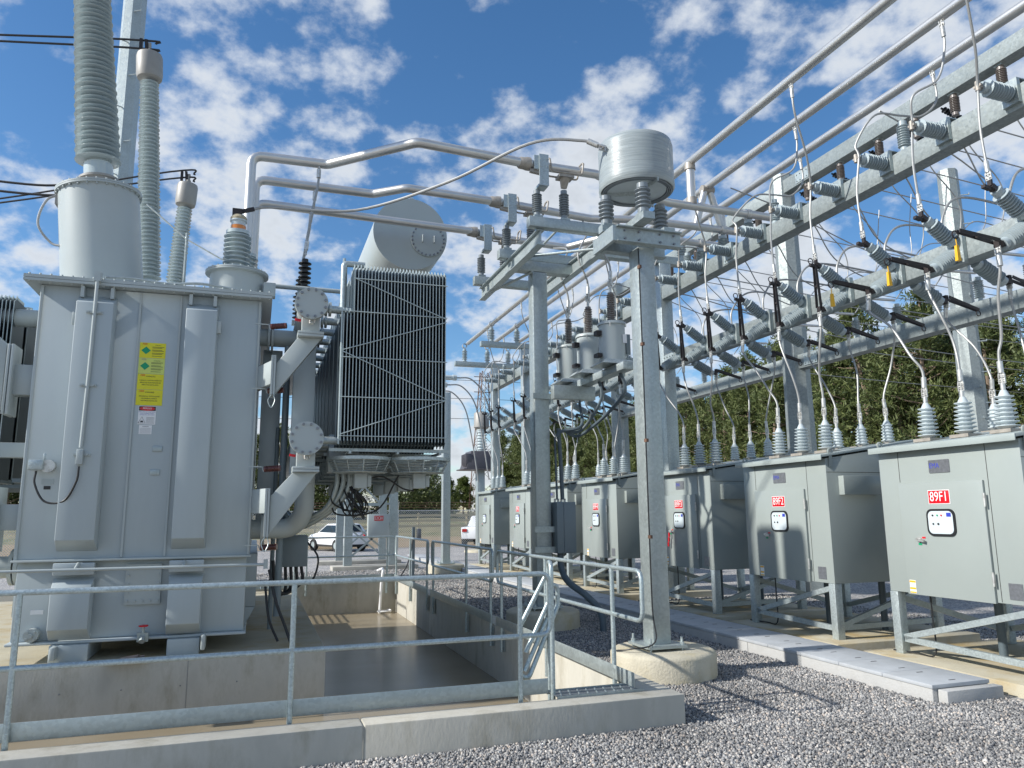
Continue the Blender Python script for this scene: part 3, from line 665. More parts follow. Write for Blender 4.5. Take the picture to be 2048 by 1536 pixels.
hexpole('steel_pole', 'tall round-topped pole with step bolts in front of the pines at right', 19.6, 16.1, 0, 12.1, .40, .28, bolts=.45)
hexpole('steel_pole', 'tall galvanised pole with step bolts behind the high-voltage bushings', -4.4, 24.2, 0, 22, .38, .33, 'galv', bolts=1.1)

# splice plates bolted across the near beams
for (bx, bz, by, nm_) in ((FX, TZ, 11.95, 'upper beam in the near bay'), (FX, MZ, 14.45, 'middle beam beside the column'), (BX, 9.93, 13.9, 'topmost beam beside the pole'), (BX, 5.43, 14.1, 'rear low beam beside the pole')):
    m = MB(); xw = bx-(.13 if bx == FX else .15); m.box(xw-.012, xw-.001, by-.22, by+.22, bz-.13, bz+.13)
    for dy_ in (-.17, -.06, .06, .17):
        for dz_ in (-.08, .08): m.cyl((xw-.012, by+dy_, bz+dz_), (xw-.035, by+dy_, bz+dz_), .017, n=6)
    tag(m.ob('splice_plate', 'galvl'), 'bolted splice plate on the '+nm_, 'plate')
m = MB()
for xx in (4.25, 4.45, 4.75, 4.95):
    for zz_ in (5.29, 5.40): m.cyl((xx, 8.053, zz_), (xx, 8.03, zz_), .016, n=6)
m.ob('bolt_row', 'plate', c1)
# stand off insulators on upper beam
so_t = thing('standoff_insulator', '', 'insulator', (0, 0, 0), 'sideways insulators on the upper beam')
MB().lathe((-.14, 0, 0), (-1, 0, .02), sheds(.50, .062, .105, 9, cap=.06, capr=.068), 18).ob('porcelain_body', 'porc', so_t)
m = MB(); m.box(-.185, -.132, -.11, .11, -.15, .17); m.box(-.14, .14, -.11, .11, .157, .17); m.ob('mount_bracket', 'galv', so_t)
m = MB(); m.bar((-.63, 0, .01), (-.72, 0, .015), .05, .05); m.cyl((-.70, 0, -.05), (-.70, 0, .07), .032, n=10); m.bar((-.70, -.05, .01), (-.70, .05, .01), .03, .03); m.ob('cable_clamp', 'cast', so_t)
# switch unit prototype: three diagonal insulators about the beam, blade closed
MXo = (0, 0, 0)
def make_switch(open_):
    t = thing('disconnect_switch', '', 'switch', (0, 0, 0), 'angled disconnect switches on the middle beam')
    m = MB(); m.box(-.20, -.135, -.13, .13, -.20, .20); m.box(-.22, -.20, -.07, .07, -.12, .12); m.ob('mount_bracket', 'galv', t)
    MB().lathe((-.21, 0, .08), (-.83, 0, .56), sheds(.50, .058, .10, 9, cap=.07, capr=.066), 18).ob('upper_insulator', 'porc', t)
    MB().lathe((-.21, 0, -.06), (-.80, 0, -.50), sheds(.50, .064, .105, 9, cap=.07, capr=.072), 18).ob('lower_insulator', 'porc', t)
    MB().lathe((.15, 0, -.14), (.83, 0, -.40), sheds(.52, .062, .105, 9, cap=.07, capr=.072), 18).ob('rear_insulator', 'porc', t)
    U = V((-.70, 0, .40)); D = V((-.70, 0, -.34)); H_ = V((.74, 0, -.36))
    m = MB(); m.bar(V((-.64, 0, .36)), U, .07, .06); m.bar(U+V((-.02, 0, -.04)), U+V((-.12, 0, -.02)), .05, .04); m.bar(U, U+V((0, 0, .08)), .05, .03); m.ob('upper_contact', 'black', t)
    m = MB(); m.bar(V((-.62, 0, -.32)), D+V((.02, 0, .02)), .09, .06); m.bar(D+V((0, 0, -.02)), D+V((0, 0, .06)), .07, .05); m.ob('hinge_contact', 'black', t)
    m = MB(); e = D+V((-.62, -.02, .10)) if open_ else U+V((-.03, 0, -.02)); s_ = D+V((-.01, 0, .05))
    off = V((0, .045, 0))
    for sg in (-1, 1): m.bar(s_+off*sg, e+off*sg*.45, .012, .045, (1, 0, 0) if not open_ else (0, 0, 1))
    m.bar((s_+e)*.5-off*.8, (s_+e)*.5+off*.8, .02, .03)
    m.ob('blade', 'black', t)
    rc = e+(V((-.05, 0, -.05)) if open_ else V((-.07, 0, .06))); n_ = 16
    MB().tube([rc+V((.045*math.cos(2*math.pi*k/n_), 0, .045*math.sin(2*math.pi*k/n_))) for k in range(n_+1)], .008, 6, False).ob('pull_ring', 'black', t)
    m = MB(); m.bar(V((.62, 0, -.34)), H_, .08, .07); m.bar(H_+V((-.02, 0, -.02)), H_+V((-.02, 0, .10)), .06, .05); m.ob('rear_contact', 'black', t)
    m = MB(); s2 = H_+V((0, 0, .07)); e2 = s2+V((.60, 0, -.02-.12))
    for sg in (-1, 1): m.bar(s2+off*sg, e2+off*sg*.45, .012, .045)
    m.tube([e2+V((.04*math.cos(2*math.pi*k/n_), 0, -.05+.04*math.sin(2*math.pi*k/n_))) for k in range(n_+1)], .008, 6, False)
    m.ob('rear_blade', 'black', t)
    if open_:
        m = MB(); q = rc+V((0, 0, -.05)); m.tube([q, q+V((.005, 0, -.08))], .006, 6); m.hexa([q+V(a) for a in ((-.02, -.02, -.26), (.03, -.02, -.26), (.03, .02, -.26), (-.02, .02, -.26), (-.015, -.015, -.08), (.02, -.015, -.08), (.02, .015, -.08), (-.015, .015, -.08))])
        m.ob('locking_tag', 'yellow', t)
    return t
sw_c = make_switch(False); sw_o = make_switch(True)
UY = [14.8-.87-.98*k for k in range(11)]                  # near bay, far to near: 13.93 ... 4.13
UY = [6.07-.98, 6.07, 7.05, 8.04, 9.02, 9.98, 10.96, 11.96, 12.94, 13.92]
UY2 = [15.75+.97*k for k in range(9)]; UY3 = [25.2, 26.1, 26.95]
allU = [(y, 0) for y in UY]+[(y, 1) for y in UY2]+[(y, 2) for y in UY3]
bayn = ['near bay', 'middle bay behind the canisters', 'farthest bay']
used = {}
protos_used = set()
def inst(proto, key):
    if key not in protos_used: protos_used.add(key); return proto
    return copy_tree(proto)
cnt = {0: 0, 1: 0, 2: 0}
for y, b in allU:
    i = cnt[b]; cnt[b] += 1
    op = b == 0 and y < 8.5
    o = inst(sw_o if op else sw_c, 'o' if op else 'c'); o.location = (FX, y, MZ)
    w_ = ordw(i-1) if b == 0 else ordw(i)
    tag(o, (f'{w_} switch from the right on the middle beam, blade {"hanging open with a yellow tag" if op else "closed upright"}' if (b or i) else 'nearest open switch on the middle beam at the frame edge') if b == 0 else f'{w_} closed switch from the near end in the {bayn[b]}', 'switch', 'angled disconnect switches on the middle beam')
    o = inst(so_t, 's'); o.location = (FX, y, TZ+.06)
    tag(o, f'{w_ if (b or i) else "nearest"} sideways insulator {"from the right" if b == 0 else "from the near end"} on the upper beam, {bayn[b]}', 'insulator', 'sideways insulators on the upper beam')

# ---------------------------------------------------------------- switch cabinets
cabY = [5.85, 8.77, 11.70, 15.45, 18.30, 21.15, 24.72]
CX = 7.7
def make_cabinet():
    """front face is local x=0 facing -x, y 0..1.94 near to far, z from the pad"""
    t = thing('switch_cabinet', '', 'cabinet', (0, 0, 0), 'row of switch cabinets'); W = 1.94; D = 1.95
    zb, z1, z2 = .75, 2.50, 2.78
    m = MB(); m.hexa([(0, 0, zb), (D, 0, zb), (D, W, zb), (0, W, zb), (0, 0, z1), (D, 0, z2), (D, W, z2), (0, W, z1)]); m.ob('body', 'cab', t, bevel=.006)
    m = MB(); m.hexa([(-.10, -.05, z1+.012), (D+.08, -.05, z2+.035), (D+.08, W+.05, z2+.035), (-.10, W+.05, z1+.012), (-.10, -.05, z1+.05), (D+.08, -.05, z2+.07), (D+.08, W+.05, z2+.07), (-.10, W+.05, z1+.05)])
    m.box(-.115, -.10, -.05, W+.05, z1-.025, z1+.05); m.ob('roof', 'cabroof', t, bevel=.003)
    for q in ((-.003, -.0005, .405, .411, zb+.01, z1-.01), (-.003, -.0005, W-.41+.09, W-.404+.09, zb+.01+1.34, z1-.01), (-.0, 1.95, -.004, -.0005, 2.30, 2.306)): MB().box(*q).ob('panel_seam', 'ink', t)
    m = MB(); m.box(-.034, -.002, .46, 1.63, .74, 2.08); d = m.ob('door', 'cab', t, bevel=.006)
    for z in (1.0, 1.86): m = MB(); m.box(-.052, -.035, .435, .455, z-.06, z+.06); m.cyl((-.045, .445, z-.075), (-.045, .445, z+.075), .012, n=8); m.ob('hinge', 'lug', d)
    def rrect(m, x, y0, y1, z0, z1_, r_, dx):
        pts = []
        for (cy, cz, a0) in ((y1-r_, z1_-r_, 0), (y0+r_, z1_-r_, 90), (y0+r_, z0+r_, 180), (y1-r_, z0+r_, 270)):
            for k in range(6): a = R(a0+18*k); pts.append((x, cy+r_*math.cos(a), cz+r_*math.sin(a)))
        m.prism(pts, (dx, 0, 0))
    m = MB(); rrect(m, -.0345, .845, 1.235, 1.45, 1.765, .075, -.016); fr = m.ob('window_gasket', 'poly', d)
    m = MB(); rrect(m, -.0512, .87, 1.21, 1.475, 1.74, .06, -.001); pn = m.ob('window_pane', 'panel', fr)
    for (yy, zz_, c, r_) in ((1.14, 1.69, 'ink', .011), (1.075, 1.69, 'green', .010), (1.02, 1.69, 'red', .010), (1.14, 1.59, 'ink', .011), (1.07, 1.59, 'ink', .013)):
        MB().cyl((-.053, yy, zz_), (-.060, yy, zz_), r_, n=12).ob('indicator', c, fr)
    MB().box(-.0555, -.053, .89, .95, 1.675, 1.72).ob('sticker', 'blue', fr)
    m = MB(); m.cyl((-.034, 1.37, 1.40), (-.06, 1.37, 1.40), .03, n=14); m.bar((-.065, 1.40, 1.405), (-.075, 1.28, 1.385), .02, .028); hd = m.ob('handle', 'lug', d)
    MB().box(-.0375, -.0345, 1.29, 1.34, 1.415, 1.435).ob('red_tab', 'red', hd); MB().box(-.0375, -.0345, 1.35, 1.40, 1.335, 1.36).ob('green_tab', 'green', hd)
    m = MB(); m.box(-.0375, -.0345, 1.50, 1.59, .755, .91); st = m.ob('instruction_sticker', 'white', d)
    m = MB(); m.box(-.0385, -.0376, 1.502, 1.588, .88, .905); m.box(-.0385, -.0376, 1.502, 1.588, .80, .825); m.box(-.0385, -.0376, 1.502, 1.588, .758, .775); m.ob('yellow_band', 'yellow', st)
    m = MB(); m.box(-.006, -.001, .15, .31, .80, .97); m.ob('rating_plate', 'plate', t)
    m = MB(); rrect(m, -.001, .88, 1.17, 2.19, 2.345, .012, -.006); np_ = m.ob('maker_plate', 'plate', t)
    place_text('EMA', .085, (-.0075, 1.09, 2.275), np_, 'blue', squeeze=.85)
    # side vent box on the near side
    m = MB(); m.box(.20, .88, -.11, -.001, 1.98, 2.25); m.ob('side_hood', 'cab', t, bevel=.004)
    # lifting eyes
    for (x, y) in ((.07, -.03), (.07, W+.03)):
        m = MB(); m.bar((x, y, z1-.12), (x, y, z1+.05), .05, .012, (0, 1, 0)); n_ = 14
        m.tube([(x+.035*math.cos(2*math.pi*k/n_), y, z1+.10+.035*math.sin(2*math.pi*k/n_)) for k in range(n_+1)], .014, 6, False); m.ob('lifting_lug', 'cab', t)
    # bushings: big ones front, small ones rear
    for j, yb in enumerate((.45, .99, 1.53)):
        for (xb, r_, h_, n_, zz_) in ((.45, .125, .46, 8, z1+.135), (1.64, .10, .36, 6, z1+.27)):
            m = MB(); m.box(xb-.13, xb+.13, yb-.13, yb+.13, zz_-.02, zz_+.02); pr = [(0, 0), (.055, 0)]
            for k in range(n_):
                q = .02+(h_-.07)*k/n_; s_ = 1-.25*k/n_; pr += [(.078*s_, q), (r_*s_*1.02, q+.018), (r_*s_*1.02, q+.026), (.075*s_, q+.034)]
            pr += [(.055, h_-.05), (.03, h_), (0, h_)]
            b = MB(); b.lathe((xb, yb, zz_+.02), (0, 0, 1), pr, 24); bo = b.ob('bushing', 'porcl', t); m.ob('bushing_flange', 'cast', bo)
            m = MB(); m.cyl((xb, yb, zz_+h_), (xb, yb, zz_+h_+.10), .026, n=10); lugpad(m, (xb, yb, zz_+h_+.15), (0, 0, 1), (0, 1, 0), .05); m.ob('terminal_pad', 'lug', bo)
    # stand
    for (x, y) in ((.05, .06), (.05, W-.06), (D-.1, .06), (D-.1, W-.06)):
        m = MB(); m.bar((x, y, 0), (x, y, zb-.002), .12, .12, (1, 0, 0)); m.ob('leg', 'galvl', t, bevel=.005)
    m = MB(); m.bar((.05, W-.13, .2), (.05, .13, .68), .05, .07); m.bar((.05, W-.13, .18), (.05, .13, .14), .05, .07); m.ob('brace', 'galvl', t)
    m = MB(); m.bar((.12, .06, .18), (D-.16, .06, .66), .05, .07); m.bar((.12, .06, .15), (D-.16, .06, .17), .05, .07); m.ob('brace', 'galv', t)
    m = MB(); m.bar((.12, W-.06, .66), (D-.16, W-.06, .18), .05, .07); m.bar((D-.1, W-.13, .2), (D-.1, .13, .66), .05, .07); m.ob('brace', 'galv', t)
    for q in ((.9, 1.2), (1.3, .5)): MB().tube([(*q, .76), (*q, 0)], .05, 12).ob('cable_riser', 'conduit', t)
    m = MB().tube(cr_([(.12, 1.45, .74), (.13, 1.46, .45), (.11, 1.45, .05), (.10, 1.7, .02), (-.02, 1.96, .03)], 6), .010, 6); m.ob('earth_cable', 'rubber', t)
    return t
cab0 = make_cabinet()
cabs = []
signs = ['89F1', '89F2', '89F3', '89F4', None, '89F6', None]
clab = ['nearest grey cabinet with red sign 89F1, cut by the right edge', 'grey cabinet with red sign 89F2, second from the right', 'grey cabinet with red sign 89F3, half behind the near column', 'pale-lit cabinet with red sign 89F4 between the two steel columns', 'unmarked cabinet mostly hidden behind the column with the control box', 'small-looking cabinet with a tiny red sign left of the control-box column', 'farthest cabinet of the row with no red sign']
for i, y in enumerate(cabY):
    o = cab0 if i == 0 else copy_tree(cab0); o.location = (CX, y, .13); cabs.append(o); tag(o, clab[i], 'cabinet', 'row of switch cabinets')
    m = MB(); m.box(CX-.28, CX+2.25, y-.28, y+2.2, -.15, .13)
    tag(m.ob('concrete_pad', 'pad', bevel=.012), ['ochre-stained pad under the nearest cabinet', 'ochre-stained pad under the 89F2 cabinet', 'ochre-stained pad under the 89F3 cabinet', 'ochre-stained pad under the 89F4 cabinet', 'pad under the cabinet behind the middle column', 'pad under the cabinet left of the middle column', 'pad under the farthest cabinet'][i], 'pad', 'cabinet pads')
for i, s_ in enumerate(signs):
    if not s_: continue
    y = cabY[i]; o = cabs[i]; d = [c for c in o.children if c.name.startswith('door')][0]; z = .13+1.905
    m = MB(); m.box(CX-.0395, CX-.0345, y+.90, y+1.185, z-.075, z+.075); sg = m.ob('number_sign', 'red', d, bevel=.001); MB().box(CX-.0365, CX-.0343, y+.893, y+1.192, z-.082, z+.082).ob('sign_border', 'white', sg)
    place_text(s_, .16, (CX-.041, y+1.0425, z), sg, 'white', squeeze=.80)
# lockout tags on the third cabinet handle
m = MB()
for k in range(3): m.box(7.60, 7.62, 13.03+.02*k, 13.07+.02*k, 1.42-.09*k, 1.50-.09*k)
tag(m.ob('lockout_tag', 'red'), 'bunch of red lockout tags hanging from the 89F3 door handle', 'tag')

# ---------------------------------------------------------------- jumper cables
def cable(label, pts, r=.017, mt='cable', lugs=(), group=None, cat='cable', n=8, sleeve=True, name='jumper_cable'):
    t = thing(name, label, cat, pts[0], group); pts = [V(q) if k_ in (0, 1, len(pts)-1, len(pts)-2) and len(pts) > 3 else V(q)+V((random.gauss(0, .02), random.gauss(0, .03), random.gauss(0, .03))) for k_, q in enumerate(pts)]; path = cr_(pts, n); MB().tube(path, r*.88, 8).ob('conductor', mt, t)
    for e in lugs:
        p, q = (path[0], path[2]) if e == 0 else (path[-1], path[-3]); d = (V(q)-V(p)).normalized()
        m = MB(); m.cyl(V(p)+d*.05, V(p)+d*.19, r*1.6, n=10); lugpad(m, V(p), d, (0, 1, 0), .045); m.ob('lug', 'lug', t)
    return t
gd, gb_, gr_ = 'drop cables from the bus to the switches', 'cables from the switches to the cabinets', 'rear cables to the cabinets'
for (y, b), i in zip(allU, range(99)):
    k0 = {0: i, 1: i-len(UY), 2: i-len(UY)-len(UY2)}[b]
    ph = (k0+2) % 3 if b == 0 else k0 % 3
    # ph 0: bus 1, ph 1: bus 2, ph 2: bus 3
    px_ = PX[ph]; tip = V((FX-.70, y, TZ+.07)); up = V((FX-.71, y, MZ+.52))
    nmz = f'{ordw(k0)} drop cable from the near end, {bayn[b]}'
    if ph == 0: pts = [(px_, y-.40, PZ-.10), (px_+.06, y-.36, 7.9), (px_+.35, y-.12, 7.35), tip, (FX-.72, y+.02, 6.4), up]
    elif ph == 1: pts = [(px_, y-.30, PZ-.10), (px_+.03, y-.28, 8.0), (px_-.10, y-.25, 7.55), (px_-.38, y-.08, 7.35), tip, (FX-.72, y+.02, 6.4), up]
    else:
        pts = [(px_, y-.35, PZ-.10), (px_+.02, y-.35, 7.9), (px_-.25, y-.30, 7.62), (FX+.02, y-.22, 7.62), (8.3, y-.15, 7.58), tip+V((-.02, 0, .22)), tip, (FX-.72, y+.02, 6.4), up]
        post_insulator((FX, y-.22, TZ+.16), .52, f'upright insulator holding the {ordw(k0)} drop cable on the upper beam, {bayn[b]}', 'upright insulators on the upper beam', 'porc', .05, .088, 9)
    cable(nmz, pts, .018, lugs=(0, -1), group=gd)
    # down to the front bushing
def nearest_bush(b, k):
    """cabinet index and bushing index for unit k of bay b"""
    if b == 0: return (((k-1)//3), (k-1) % 3) if k > 0 else (None, None)
    if b == 1: return 3+k//3, k % 3
    return 6, k
for (y, b), i in zip(allU, range(99)):
    k0 = {0: i, 1: i-len(UY), 2: i-len(UY)-len(UY2)}[b]; ci, bi = nearest_bush(b, k0)
    if ci is None: continue
    yb = cabY[ci]+(.45, .99, 1.53)[bi]; D = V((FX-.71, y, MZ-.40)); T = V((CX+.45, yb, .13+2.635+.46+.17))
    cable(f'front cable from the {ordw(k0)} switch to the cabinet bushing, {bayn[b]}', [D, D+V((0, 0, -.22)), D.lerp(T, .35)+V((-.02, (yb-y)*.05, -.02)), D.lerp(T, .62)+V((.02, (yb-y)*.18, 0)), T+V((0, 0, .28)), T], .019, lugs=(0, -1), group=gb_)
    H_ = V((FX+.72, y, MZ-.40)); T = V((CX+1.64, yb, .13+2.77+.36+.17))
    cable(f'rear cable from the {ordw(k0)} switch to the back cabinet bushing, {bayn[b]}', [H_, H_+V((0, 0, -.25)), H_.lerp(T, .5)+V((.05, 0, 0)), T+V((0, 0, .25)), T], .017, lugs=(0, -1), group=gr_)

# rear beam posts, linking bars, wires, hanging insulators
for i, y in enumerate([5.9, 6.9, 7.85, 8.83, 9.8, 10.7, 11.66, 12.8, 13.9, 15.8, 17.3, 18.8, 20.3, 21.8]):
    nb_w = ordw(i)
    t = post_insulator((BX+.02, y, 5.60), .52, f'{nb_w} upright insulator from the near end of the rear low beam', 'upright insulators on the rear beam', 'porc', .052, .09, 9)
    m = MB(); m.tube(arcfillet([(BX-.05, y-.03, 6.16), (BX-.75, y-.03, 6.14), (BX-.8, y-.03, 6.14)], .03), .028, 10); m.cyl((BX-.80, y-.03, 6.08), (BX-.80, y-.03, 6.24), .04, n=8); m.ob('contact_bar', 'alu', t)
    t = post_insulator((BX-.02, y, 9.76), .45, f'{nb_w} brown insulator from the near end hanging below the topmost beam', 'hanging insulators below the topmost beam', 'brown', .055, .09, 9, q=(BX-.02, y, 9.28))
    t = thing('strain_insulator', f'{nb_w} black strain insulator from the near end below the topmost beam', 'insulator', (BX+.1, y+.1, 9.6), 'strain insulators below the topmost beam')
    MB().lathe((BX+.05, y+.35, 9.66), (1, .0, -.28), sheds(.62, .014, .062, 8, cap=.05, capr=.02), 12).ob('polymer_body', 'poly', t)
    zc = 9.45
    tag(MB().tube(cr_([(BX+.65, y+.35, zc+.04), (22, y+.35, zc-.5), (34, y+.35, zc-.75), (60, y+.35, zc-.6)], 6), .014, 6).ob('feeder_wire', 'cable'), f'{nb_w} overhead feeder wire from the near end running off to the right', 'wire', 'feeder wires')
    cable(f'{nb_w} looping cable from the near end between the topmost and rear beams', [(BX-.05, y, 9.26), (BX+.3, y+.02, 8.7), (BX+1.0, y+.1, 8.1), (BX+1.05, y+.12, 7.4), (BX+.35, y-.02, 6.6), (BX+.03, y, 6.2)], .014, group='looping cables at the back')
for i, y in enumerate([6.5, 7.5, 8.5, 9.5, 10.45, 11.4, 12.4, 13.4]):
    cable(f'{ordw(i)} grey hoop cable from the near end arching over the middle beam', [(FX+.05, y-.1, MZ+.16), (FX+.08, y-.1, MZ+.62), (FX+.55, y-.05, MZ+1.0), (FX+1.8, y, MZ+.98), (FX+2.9, y, MZ+.86)], .02, group='hoop cables over the middle beam')
for i, y in enumerate([5.6+.97*k for k in range(9)]):
    cable(f'{ordw(i)} thin lead from the near end hanging from the feeder wires to the rear beam', [(BX+1.9, y+.3, 9.2), (BX+1.8, y+.35, 8.4), (BX+1.55, y+.3, 7.6), (BX+.9, y+.2, 7.15), (BX-.2, y+.1, 7.0), (BX-.75, y, 6.55), (BX-.8, y-.03, 6.2)], .012, group='thin leads at the back')
    cable(f'{ordw(i)} drooping lead from the near end between the upper beam and the back wires', [(FX+.1, y+.4, TZ-.16), (FX+.6, y+.45, TZ-.75), (FX+1.7, y+.5, TZ-1.0), (FX+2.6, y+.5, TZ-.6), (BX+.2, y+.5, TZ-.2)], .012, group='drooping leads at the back')
for i, (yy, z0_, z1_) in enumerate(((8.2, 7.9, 7.2), (12.0, 8.3, 7.8), (15, 7.1, 6.9), (17.5, 8.0, 7.4), (20, 7.4, 7.1), (13.3, 6.9, 7.4))):
    tag(MB().tube(cr_([(FX, yy, z0_), (20, yy+2, z1_-.3), (60, yy+6, z1_)], 8), .013, 6).ob('static_wire', 'cable'), f'{ordw(i)} thin wire crossing behind the switches', 'wire', 'thin wires behind the switches')

# ---------------------------------------------------------------- post insulators where crossing pipes end
for i, (y, w_) in enumerate(((11.5, 'nearest'), (12.35, 'middle'), (13.15, 'farthest'))):
    t = post_insulator((FX-.02, y, TZ+.16), .42, f'{w_} short insulator holding a crossing pipe end on the upper beam', 'insulators under the pipe ends', 'porc', .062, .10, 7)
    m = MB(); m.lathe((FX-.06, y, BZ), (1, 0, 0), [(.08, 0), (.10, 0), (.10, .1), (.08, .1)], 16); m.ob('pipe_ring', 'lug', t)

# ---------------------------------------------------------------- canister instrument transformers
t = thing('canister_bracket', 'galvanised bracket beams carrying the three grey canisters', 'bracket', (5.0, 12.3, 3.95))
m = MB(); m.bar((4.83, 12.05, 3.98), (5.62, 12.05, 3.98), .16, .24); m.ob('cross_arm', 'galv', t, bevel=.005)
m = MB(); m.bar((5.45, 10.35, 4.17), (5.45, 13.1, 4.17), .2, .12); m.ob('long_arm', 'galvl', t, bevel=.005)
m = MB()
for k in range(7): m.bar((5.36+k*.04, 10.33, 4.12), (5.36+k*.04, 10.33, 4.34), .004, .004)
for k in range(5): m.bar((5.35, 10.33, 4.13+k*.05), (5.62, 10.33, 4.13+k*.05), .004, .004)
m.ob('mesh_guard', 'galvl', t)
can = thing('instrument_transformer', '', 'transformer', (0, 0, 0), 'grey canisters on the column bracket')
m = MB(); m.lathe((0, 0, .10), (0, 0, 1), [(0, 0), (.215, 0), (.215, .60), (.235, .60), (.235, .625), (.22, .65), (.12, .675), (0, .68)], 36); m.ob('tank', 'box_l' if 'box_l' in M else 'tank2', can, ang=35)
m = MB(); m.hexa([(-.30, -.26, .03), (.30, -.26, .03), (.30, .26, .03), (-.30, .26, .03), (-.22, -.22, .10), (.22, -.22, .10), (.22, .22, .10), (-.22, .22, .10)]); m.ob('base_skirt', 'galvl', can)
m = MB(); m.lathe((0, 0, .77), (0, 0, 1), sheds(.50, .045, .072, 14, cap=.03, capr=.05), 16); m.ob('bushing', 'brown', can)
m = MB(); m.cyl((0, 0, 1.27), (0, 0, 1.36), .025, n=8); lugpad(m, (0, 0, 1.42), (0, 0, 1), (1, 0, 0), .05); m.ob('terminal', 'lug', can)
m = MB(); m.box(-.30, -.21, -.06, .06, .52, .60); m.box(-.30, -.22, -.08, .08, .16, .22); m.ob('terminal_box', 'black', can)
m = MB(); m.box(.212, .29, -.09, .09, .22, .56); m.ob('side_panel', 'box', can, bevel=.004)
m = MB(); m.box(.09, .16, -.216, -.204, .38, .52); m.ob('name_plate', 'white', can)
m = MB()
for s_ in (-1, 1): m.tube(arcfillet([(s_*.14, -.225, .64), (s_*.14, -.235, .70), (s_*.14, -.2, .72)], .02), .010, 6)
m.ob('lifting_hook', 'lug', can)
for i, (y, z) in enumerate(((10.85, 4.22), (11.75, 4.22), (12.65, 4.22))):
    o = can if i == 0 else copy_tree(can); o.location = (5.42, y, z); tag(o, ['nearest and highest-looking grey canister transformer, at right', 'middle grey canister transformer on the bracket', 'farthest grey canister transformer, beside the column'][i], 'transformer', 'grey canisters on the column bracket')
    cable(f'{names3[i]} cable rising from a canister towards the crossing pipes', [(5.42, y, z+1.45), (5.42, y, z+1.75), (5.25, y+.05, z+2.2), (5.5, y+.15, z+2.7), (5.75, (11.05, 12.6, 14.15)[i], BZ-.08)], .02, lugs=(0,), group='cables rising from the canisters')
m = MB()
for y, q in ((10.9, .55), (11.7, .35), (12.6, .15)): m.tube(cr_([(5.48, y-.15, 4.2), (5.5, y-.2, 3.9-q*.3), (5.3, 11.9, 3.45-q*.4), (5.0, 12.0, 3.3), (4.9, 12.05, 3.25-q*.1)], 8), .028, 8)
tag(m.ob('flexible_conduit', 'conduit'), 'bundle of dark flexible conduits sagging under the canisters', 'conduit')

# ================================================================ TRANSFORMER
TX0, TX1, TY0, TY1 = -2.62, -.05, 10.2, 17.0
tr = thing('power_transformer', 'huge grey power transformer with radiators, standing on the concrete plinth', 'transformer', (-1.3, 10.2, .26))
m = MB(); m.box(TX0, TX1, TY0, TY1, 1.40, 4.71); 
YB = TY0+.55
m.box(TX0+.03, TX1-.03, TY0+.08, YB-.002, .49, 1.398); m.box(TX0-.10, TX1+.10, YB, TY1, .72, 1.398)
m.add([(TX0-.10, YB, .718), (TX1+.10, YB, .718), (TX1-.02, YB, .49), (TX0+.12, YB, .49), (TX0-.10, TY1, .718), (TX1+.10, TY1, .718), (TX1-.02, TY1, .49), (TX0+.12, TY1, .49)], [(0, 1, 2, 3), (4, 7, 6, 5), (0, 3, 7, 4), (1, 5, 6, 2), (3, 2, 6, 7), (0, 4, 5, 1)])
m.box(TX0, TX1, TY0-.02, TY1, .455, .488)
m.ob('tank', 'tank', tr, bevel=.012)
m = MB(); m.box(TX0-.01, TX1+.02, TY0-.06, TY0+.075, 1.385, 1.41); m.ob('belt_flange', 'tank2', tr, bevel=.003)
m = MB(); m.box(TX0-.15, TX1+.13, TY0-.16, TY1+.1, 4.712, 4.745); m.box(TX0-.15, TX1+.13, TY0-.16, TY1+.1, 4.75, 4.79)
x = TX0-.10
while x < TX1+.1: m.cyl((x, TY0-.12, 4.70), (x, TY0-.12, 4.815), .014, n=6); x += .115
m.ob('lid', 'tank2', tr)
def rib(x0, x1, z0, z1, dp=.20):
    m = MB(); m.hexa([(x0, TY0-.003, z0), (x1, TY0-.003, z0), (x1, TY0-.003, z1), (x0, TY0-.003, z1), (x0+.012, TY0-dp, z0+.13), (x1-.012, TY0-dp, z0+.13), (x1-.012, TY0-dp, z1-.12), (x0+.012, TY0-dp, z1-.12)])
    m.ob('stiffener', 'tank', tr, bevel=.007)
for x0, x1 in ((-2.19, -1.76), (-.96, -.57)):
    rib(x0, x1, 1.50, 4.60); rib(x0, x1, .50, 1.20, .17)
    m = MB(); m.box(x0, x1, TY0-.10, TY0-.002, 1.23, 1.37); m.ob('stiffener_block', 'tank', tr, bevel=.01)
    m = MB(); m.box(x0+.03, x1, TY0-.08, TY0+.8, .262, .452); m.ob('skid', 'tank', tr, bevel=.01)
    for xx in (x0+.05, x1-.05): MB().box(xx-.02, xx+.02, TY0-.12, TY0-.003, 4.56, 4.70).ob('gusset', 'tank2', tr)
for x in (TX0+.03, -1.50, -1.03, TX1-.02): MB().box(x-.012, x+.012, TY0-.022, TY0-.001, 1.42, 4.69).ob('weld_strip', 'tank2', tr)
m = MB(); m.box(-2.13, -2.07, TY0-.2, TY0+.02, .30, .45); m.ob('jacking_lug', 'tank2', tr, bevel=.02)
m = MB(); m.box(-.55, -.50, TY0-.2, TY0+.02, .32, .50); m.ob('jacking_lug', 'tank2', tr, bevel=.02)
m = MB(); m.box(-1.44, -1.05, TY0+.03, TY0+.078, .86, 1.33)
for i in range(5):
    for z in (.90, 1.29): m.cyl((-1.41+i*.083, TY0+.01, z), (-1.41+i*.083, TY0+.03, z), .014, n=6)
for z in (1.0, 1.1, 1.2):
    for x in (-1.41, -1.08): m.cyl((x, TY0+.01, z), (x, TY0+.03, z), .014, n=6)
m.ob('inspection_cover', 'tank2', tr)
